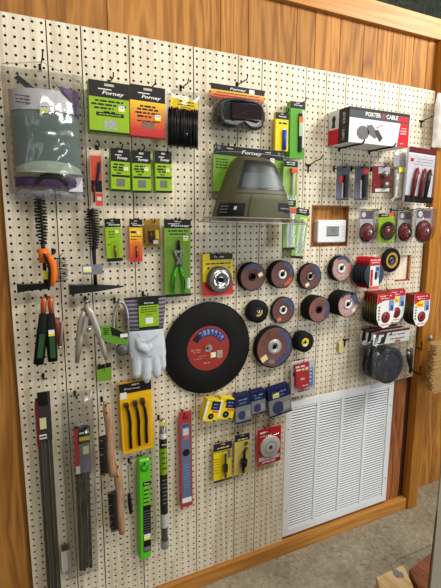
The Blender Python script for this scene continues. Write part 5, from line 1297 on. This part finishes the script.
# red strip pack
r, w, h = card('blade_strip', 'narrow red pack with slate blue front, hanging under the huge black wheel', 'package',
     [(178.6, 412.4), (191.4, 410.8), (193, 504.6), (180.6, 508.6)], .8, mat('strip_red', (176, 52, 56), .4), .12, 0)
slab(r, 'blue_front', SLATE, -w*.34, w*.36, -h*.46, h*.38, 0, .05, label='slate blue front'); slab(r, 'slot', DRED, -w*.2, w*.2, h*.42, h*.46, 0, .02)
slab(r, 'white_foot', WHITE, -w*.36, w*.38, -h*.45, -h*.40, -.05, .03); MB().lathe([(.001, -.1), (w*.28, -.1)], 18, (w*.02, 0, h*.08)).build('wheel_picture', BLACK, r)
prints(r, [(-w*.2, w*.25, h*(-.05-.03*k), .12) for k in range(9)], LBLUE, -.06); slab(r, 'red_sticker', SALMON, -w*.1, w*.22, h*.22, h*.26, -.05, .02); slab(r, 'pale_sticker', mat('pack_white', (206, 206, 208)), -w*.2, w*.25, h*.26, h*.33, -.05, .02); prints(r, [(-w*.25, w*.25, h*.36, .2)], BLACK, -.06)

# flat rods on the far left
def longrods(lab, tl, tr, br, bl, d, n, seed):
    u, v, w, h, a = frame([tl, tr, br, bl], d)
    r = thing('rod_bundle', lab, 'rod pack', u, d, v, a)
    rr = random.Random(seed)
    for k in range(n):
        x = -w/2+w*(k+.5)/n; y = -.15-.22*(k % 2)
        b = MB(); b.box(x-w/n*.47, x+w/n*.47, y-.12, y+.12, -h/2-rr.uniform(0, .2), h*.47, .05); b.build('rod', mat(['', 'rod_olive', 'rod_black'][seed], [None, (62, 58, 48), (20, 20, 21)][seed], .5, .05), r)
    return r, w, h
r, w, h = longrods('dark steel rod bundle running to the floor beside the left edge', (35.5, 391), (47.5, 390), (62.5, 596), (47, 596), 1.4, 4, 1)
slab(r, 'red_edge', mat('edge_red', (110, 24, 26), .4), -w*.55, -w*.32, h*.26, h*.46, -.5, .08)
sl = slab(r, 'sleeve', mat('sleeve_dark', (52, 50, 46), .4), -w*.34, w*.52, h*.28, h*.5, -.5, .1, label='dark card sleeve'); slab(sl, 'sleeve_top', BLACK, -w*.3, w*.34, h*.44, h*.5, -.6, .04)
slab(sl, 'price_sticker', mat('cream_yellow2', (206, 200, 150)), -w*.28, w*.16, h*.335, h*.385, -.6, .03); slab(sl, 'barcode', mat('barcode_white', (214, 214, 210)), -w*.36, w*.14, h*.29, h*.31, -.6, .03); prints(sl, [(-w*.34, w*.12, h*.30, .2)], BLACK, -.64)
r, w, h = longrods('black rod bundle in a clear bag with a red and grey label', (73.5, 421), (87.5, 420), (92, 566), (79.5, 568), 1.6, 4, 2)
lb = slab(r, 'label', mat('label_greyviolet', (104, 98, 106), .4), -w*.28, w*.62, h*.17, h*.47, -.5, .06, label='grey label'); slab(lb, 'red_side', mat('label_red2', (170, 26, 34), .4), -w*.56, -w*.2, h*.17, h*.46, -.5, .08); slab(lb, 'black_top', BLACK, -w*.28, w*.6, h*.36, h*.47, -.56, .03)
slab(lb, 'yellow_print', mat('label_yellow', (196, 176, 40)), -w*.2, w*.58, h*.38, h*.405, -.59, .02); prints(lb, [(-w*.2, w*.5, h*.43, .2)], WHITE, -.6); slab(lb, 'price_sticker', mat('cream_yellow2', (206, 200, 150)), w*.05, w*.48, h*.29, h*.34, -.56, .03); slab(lb, 'barcode', mat('barcode_white', (214, 214, 210)), -w*.5, -w*.2, h*.17, h*.22, -.58, .03)
bb = bagmesh(4.2, h*1.24, .75, .5, 14, 40, 41); bb.v = [(x-.35, y-.2, z+h*.07) for x, y, z in bb.v]; bb.build('bag', FILMB, r)
# white scraper handle behind the bag
q = [(60.5, 548), (69.6, 545.5), (71.5, 568), (68, 573.8), (65, 573), (62, 569)]
u, v = at(66, 560, .7); p = P2(.7, u, v)
r = thing('scraper_handle', 'white plastic handle with a hole, beside the bagged black rods near the bottom', 'handle', u, .7, v)
b = MB(); b.prism([(p(*c)[0], p(*c)[2]) for c in q], -.35, .05); b.build('grip', mat('grip_white', (206, 202, 192), .4), r)
b = MB(); b.lathe([(.16, -.37), (.26, -.37)], 14, (p(67, 571)[0], 0, p(67, 571)[2])); b.build('hole_ring', DKGREY, r); b = MB(); b.box(p(61, 545)[0], p(69.3, 545)[0], -.4, .0, p(65, 549)[2], p(65, 544)[2]); b.build('collar', mat('collar_brown', (84, 62, 40), .5), r)

# ================================================================ LOOSE HOOKS AND SMALL THINGS
HK = [((42.5, 50), 4.6, 'wire hook above the bagged face shield'), ((113.5, 72), 3.0, 'wire hook above the wide lime card in the top row'),
 ((155.5, 79), 3.0, 'wire hook above the yellow to red card in the top row'), ((188.5, 78), 3.0, 'wire hook above the bag of black cable ties'),
 ((122.5, 143.5), 2.8, 'wire hook of the first small lime kit'), ((144.5, 145), 2.8, 'wire hook of the middle small lime kit'), ((168, 147.5), 2.8, 'wire hook of the last small lime kit'),
 ((99, 142), 2.0, 'wire hook of the red orange marker pack'), ((248, 74.5), 3.4, 'wire hook above the welding goggles'),
 ((236, 142), 2.6, 'first wire hook of the helmet card'), ((270, 146.5), 2.6, 'second wire hook of the helmet card'),
 ((306.5, 97), 2.6, 'wire hook of the tall green pack'), ((289, 108), 2.6, 'wire hook of the yellow marker pack'),
 ((114, 217.5), 1.6, 'wire hook of the lime tip card'), ((138.5, 217.5), 1.6, 'wire hook of the yellow to red tip card'), ((155, 218), 1.6, 'wire hook of the amber pack'), ((180, 217), 1.8, 'wire hook of the pliers card'),
 ((347, 163.5), 3.2, 'wire hook of the first blister under the boxed grinder'), ((365, 163.5), 3.2, 'wire hook of the second blister under the boxed grinder'), ((386, 164), 3.4, 'wire hook of the silver spool pack'),
 ((381.5, 206.5), 3.8, 'wire hook of the cup brush beside the green card'), ((430, 206), 4.8, 'wire hook of the front cup brush at the right edge'), ((405, 207), 3.2, 'wire hook of the green wire wheel card'),
 ((148, 293), 2.6, 'wire hook of the leather glove'), ((87.5, 298), 2.2, 'wire hook of the steel ground clamp'), ((118, 299.5), 2.4, 'wire hook of the flint striker'), ((47, 296), 2.2, 'wire hook of the black handled welding clamp'),
 ((44, 377), 1.9, 'wire hook of the rod bundle by the left edge'), ((77, 396), 2.4, 'wire hook of the bagged black rods'), ((137, 384), 2.2, 'wire hook of the yellow brush card'),
 ((106, 404), 3.2, 'wire hook of the upper wooden brush'), ((118, 466), 2.6, 'wire hook of the lower wooden brush'), ((131, 462), 1.4, 'wire hook of the thin wire tool'),
 ((145, 462), 2.2, 'wire hook of the bright green rod pack'), ((162, 419), 1.8, 'wire hook of the clear rod tube'), ((185, 412), 1.2, 'wire hook of the narrow red pack'),
 ((219, 254), 1.4, 'wire hook of the silver cup wheel card'), ((304, 361), 1.6, 'wire hook of the small red pack by the vent'), ((222, 444), 1.4, 'wire hook of the full yellow arbor card'), ((242, 435), 1.4, 'wire hook of the part clear arbor card'), ((269, 430), 1.4, 'wire hook of the red saw blade card'),
 ((40, 196), 2.2, 'wire hook of the banded hammer'), ((93, 208), 2.2, 'wire hook of the hammer with pale sticker'), ((55, 249), 3.2, 'wire hook of the orange scratch brush'),
 ((208, 346), 1.3, 'wire hook through the huge black wheel'), ((258.6, 310), 1.9, 'wire hook through the small black wheel stack'), ((305.6, 340.5), 2.6, 'wire hook through the yellow centred wheel stack'), ((392, 258.5), 1.8, 'wire hook through the flap disc'),
 ((392, 332), 5.3, 'wire hook of the bagged floor discs'), ((373.5, 262), 3.9, 'wire hook of the carded sanding discs')]
for (px, py), d, lab in HK: hook(px, py, d, lab)
for k, ((x, y), d, lab) in enumerate([((214.5, 401), 2.9, 'wire hook of the first yellow box'), ((227, 399.5), 2.5, 'wire hook of the second yellow box'), ((242, 397), 2.7, 'wire hook of the first blue box'), ((258, 393), 2.7, 'wire hook of the middle blue box'), ((279, 389), 3.1, 'wire hook of the largest blue box')]): hook(x, y, d, lab)

def scanhook(lab, px0, py0, tip, dt):
    u, v = at(px0, py0, 0); ut, vt = at(*tip, dt)
    b = MB(); b.tube([(0, -.05, 0), (0, -.5, .05), ((ut-u)*.5, -dt*.5, (vt-v)*.4), ((ut-u)*.8, -dt*.85, (vt-v)*.55), ((ut-u), -dt, (vt-v))], .1, 6)
    b.tube([(0, -.1, .1), (0, -.1, -1.1)], .14, 6); b.box(-.5, .5, -.16, -.04, -.12, .2)
    o = b.build('bare_hook', IRON); tag(o, lab, 'hook'); place(o, u, 0, v)
scanhook('empty black hook on the bare board beside the tall green packs', 308, 165.5, (323.5, 154.5), 3.2)
scanhook('empty black hook in the top right corner beside the milky bag', 421, 121.5, (433.5, 115.5), 3.0)
scanhook('empty black hook beside the small yellow tag', 344.5, 340, (349, 338.5), 1.4)
# little yellow tag
u, v = at(340.5, 346, .4); p = P2(.4, u, v)
r = thing('price_tag', 'small yellow and white tag hanging alone left of the bagged discs', 'tag', u, .4, v)
q = [p(*c) for c in ((338.6, 341.5), (342.6, 340), (342.8, 352), (338.8, 353))]
b = MB(); b.prism([(c[0], c[2]) for c in q], -.06, .02); b.build('tag', mat('tag_pale', (214, 206, 150), .5), r)
slab(r, 'yellow_print', mat('tag_yellow2', (222, 204, 30)), q[0][0]+.06, q[0][0]+.4, q[2][2]+.15, q[0][2]-.6, -.06, .02); b = MB(); b.tube([(q[1][0], 0, q[1][2]), (q[1][0]+.3, -.2, q[1][2]+.5)], .04, 5); b.build('tag_string', IRON, r)

# black spring clip hanging at the edge right of the bagged discs
u, v = at(409.5, 362, 1.0); p = P2(1.0, u, v)
r = thing('spring_clip', 'small black spring clip hanging right of the bagged floor discs', 'clip', u, 1.0, v)
b = MB(); b.tube([p(407.8, 349, 1.6), p(408.3, 358, 1.9), p(411.5, 371, 1.8)], [.35, .48, .35], 8, .7); b.build('arm', BLACKP, r)
b = MB(); b.tube([p(411.5, 348, 1.2), p(411.2, 360, 1.4), p(410, 373, 1.4)], [.3, .4, .3], 8, .7); b.build('arm', mat('clip_grey', (54, 54, 56), .4), r)
b = MB(); b.ball(p(408.2, 353.5, 2.3), .42, 10); b.build('spring', STEELD, r); b = MB(); q = p(409, 340.5, 1.4); b.box(q[0]-.4, q[0]+.4, q[1]-.05, q[1]+.02, q[2]-.8, q[2]+.8); b.build('tag', mat('tag_greenish', (150, 160, 96), .5), r)
for (a_, c, lab) in (((415.5, 346.5), (421.8, 341.5), 'upper empty black hook on the board edge beside the broom'), ((413.5, 371.5), (420.5, 366), 'lower empty black hook on the board edge beside the broom')):
    u, v = at(*a_, 0); ut, vt = at(*c, 2.4); b = MB(); b.tube([(0, -.02, 0), (0, -1.6, -.25), ((ut-u)*.8, -2.2, (vt-v)*.6), ((ut-u), -2.4, vt-v)], .12, 6); o = b.build('bare_hook', IRON); tag(o, lab, 'hook'); place(o, u, 0, v)

# broom hanging on the post, bristles to the left
u, v = at(452, 366, 5.0); p = P2(5.0, u, v)
r = thing('broom', 'broom with tan bristles hanging beside the pegboard, cut by the frame', 'broom', u, 5.0, v)
x0 = p(427, 366)[0]; zt = p(440, 342)[2]; zb = p(440, 388)[2]; rr = random.Random(8)
b = MB()
for k in range(900):
    z = zb+(zt-zb)*rr.random(); y = rr.uniform(-1.2, .9); f = (z-zb)/(zt-zb)
    L0 = x0+rr.uniform(0, .9)+(1.0*abs(f-.5)**2*2)+(.25 if y > .5 else 0); w_ = rr.uniform(-.3, .3)
    b.add([(L0, y, z+w_-.05), (2.0, y, z-.06), (2.0, y, z+.06), (L0, y, z+w_+.05)], [(0, 1, 2, 3)])
b.loft([[(x0+1.1, y, z) for y, z in ((-.9, zb+.3), (.7, zb+.3), (.7, zt-.3), (-.9, zt-.3))], [(2.0, y, z) for y, z in ((-1.1, zb), (.8, zb), (.8, zt), (-1.1, zt))]], caps=True)
b.build('bristles', mat('bristle_tan', (196, 158, 100), .9, var=.35, scale=90), r)
MB().box(1.9, 3.6, -1.4, 1.0, zb-.3, zt+.3, .3).build('head', WOODH, r); b = MB(); b.tube([(3.4, -.2, 0), (9, -.2, 3), (30, -.5, 16)], .5, 10); b.build('handle', WOODH, r)
b = MB(); q = p(430.5, 338, 4.2); b.ball(q, .55, 12, .8, 1.1); b.tube([q, (q[0]+1.5, q[1]+.6, q[2]-.5)], .2, 8); b.build('hanger_knob', STEELD, r, label='steel hanger knob')

# ================================================================ FOREGROUND, LOWER RIGHT
def lumber(name, lab, pts, z0, z1, m):
    """pts: footprint corners (u, d)"""
    c = (sum(q[0] for q in pts)/4, sum(q[1] for q in pts)/4)
    b = MB(); b.loft([[(u-c[0], -(d-c[1]), z0-FL) for u, d in pts], [(u-c[0], -(d-c[1]), z1-FL-.12) for u, d in pts], [(c[0]+(u-c[0])*.985-c[0], -((c[1]+(d-c[1])*.985)-c[1]), z1-FL) for u, d in pts]], caps=True)
    return c, b
PB = wood('raw_pine', (196, 160, 104), (226, 196, 144), 1, 14, 3, .6, 1.2)
zt = FL+3.5
A = onfloor(376, 577, zt); B = onfloor(404.5, 563, zt)
B = onfloor(403.5, 564.5, zt); E_ = onfloor(414, 588, zt); dirv = Vector((E_[0]-B[0], E_[1]-B[1])).normalized(); Lb = 10.5
pts = [A, B, (B[0]+dirv.x*Lb, B[1]+dirv.y*Lb), (A[0]+dirv.x*Lb, A[1]+dirv.y*Lb)]
c, b = lumber('', '', pts, FL, zt, PB)
r = thing('lumber', 'pale pine timber end with a grey smudge, lying on the concrete floor', 'timber', c[0], c[1], FL)
b.build('beam', PB, r)
S = onfloor(398, 574, zt); b = MB(); rr = random.Random(2)
pl = [(S[0]-c[0]+.8*math.cos(t)*rr.uniform(.7, 1.2), -(S[1]-c[1])+1.1*math.sin(t)*rr.uniform(.7, 1.2), 3.515) for t in [2*PI*k/14 for k in range(14)]]
b.add(pl, [tuple(range(14))]); b.build('smudge', mat('smudge_grey', (130, 130, 128), .8, var=.3), r, label='grey smudge')
A2 = onfloor(409.5, 569, FL+3.0); B2 = onfloor(433, 551, FL+3.0)
pts = [A2, B2, (B2[0]+dirv.x*Lb, B2[1]+dirv.y*Lb), (A2[0]+dirv.x*Lb, A2[1]+dirv.y*Lb)]
c, b = lumber('', '', pts, FL, FL+3.0, None)
r = b.build('stained_board', wood('stained_brown', (104, 58, 40), (150, 96, 70), 1, 14, 3, .6, 1.2)); tag(r, 'red brown board lying on the floor behind the pale timber', 'board'); place(r, c[0], c[1], FL)
# grey panel standing at the right edge of the view, with a brown edge
D0 = 27.0
ut, vt = at(439.7, 484, D0); ub, vb = at(430.6, 588, D0); ux = (ut+ub)/2
r = thing('display_panel', 'grey beige panel with a dark brown edge standing at the lower right corner', 'panel', ux, D0, FL)
ht = at(436, 440, D0)[1]-FL
MB().box(0, 14, 0, .2, 0, ht).build('face', mat('panel_greybeige', (158, 150, 134), .6, var=.04), r)
b = MB(); ue = at(428.3, 588, D0)[0]-ux; e = at(435, 512, D0)
b.prism([(-.05, 0), (ue-.1, 0), (ue, vb-FL), (ue*.75, (vb-FL)*.6+(e[1]-FL)*.4), (-.1, e[1]-FL), (.0, e[1]-FL-1)], -.06, .12); b.build('edge_strip', mat('edge_brown', (92, 64, 36), .6), r, label='dark brown edge strip')

# ================================================================ LIGHT AND CAMERA
w = bpy.data.worlds.new('World'); SC.world = w; w.use_nodes = True
w.node_tree.nodes['Background'].inputs[0].default_value = rgb(245, 238, 228)
w.node_tree.nodes['Background'].inputs[1].default_value = 0.16
def area(name, u, d, v, sx, sy_, power, col, aim):
    l = bpy.data.lights.new(name, 'AREA'); l.shape = 'RECTANGLE'; l.size = sx*I; l.size_y = sy_*I; l.energy = power; l.color = col
    o = bpy.data.objects.new(name, l); COL.objects.link(o); o.location = wpt(u, d, v)
    o.rotation_euler = (wpt(*aim)-o.location).to_track_quat('-Z', 'Y').to_euler()
    return o
area('shop_light_key', 98, 48, 30, 48, 14, 46, (1, .97, .91), (45, 0, -35))
area('shop_light_front', 22, 70, 37, 60, 14, 30, (1, .95, .88), (22, 0, -10))
area('vent_fill', 125, 150, -45, 40, 70, 55, (.88, .95, 1), (56, 0, -66))  # added cool fill to brighten the vent; no doorway is known there
area('left_visor_fill', -75, 95, -20, 26, 70, 4, (.92, .97, 1), (8, 0, -15))  # added tall fill for streaks on the visor; no window is known there
cam = bpy.data.cameras.new('Camera'); co = bpy.data.objects.new('Camera', cam); COL.objects.link(co)
cam.sensor_fit = 'HORIZONTAL'; cam.sensor_width = 36; cam.lens = F/441*36; cam.clip_start = .02
M = Matrix((RT, UP, -FW)).transposed().to_4x4(); M.translation = wpt(CAM.x, -CAM.y, CAM.z)
co.matrix_world = M
SC.camera = co
SC.view_settings.view_transform = 'Standard'; SC.view_settings.look = 'None'; SC.view_settings.gamma = 1
SC.view_settings.exposure = 0.0; SC.view_settings.use_curve_mapping = False
SC.cycles.max_bounces = 8; SC.cycles.transparent_max_bounces = 16
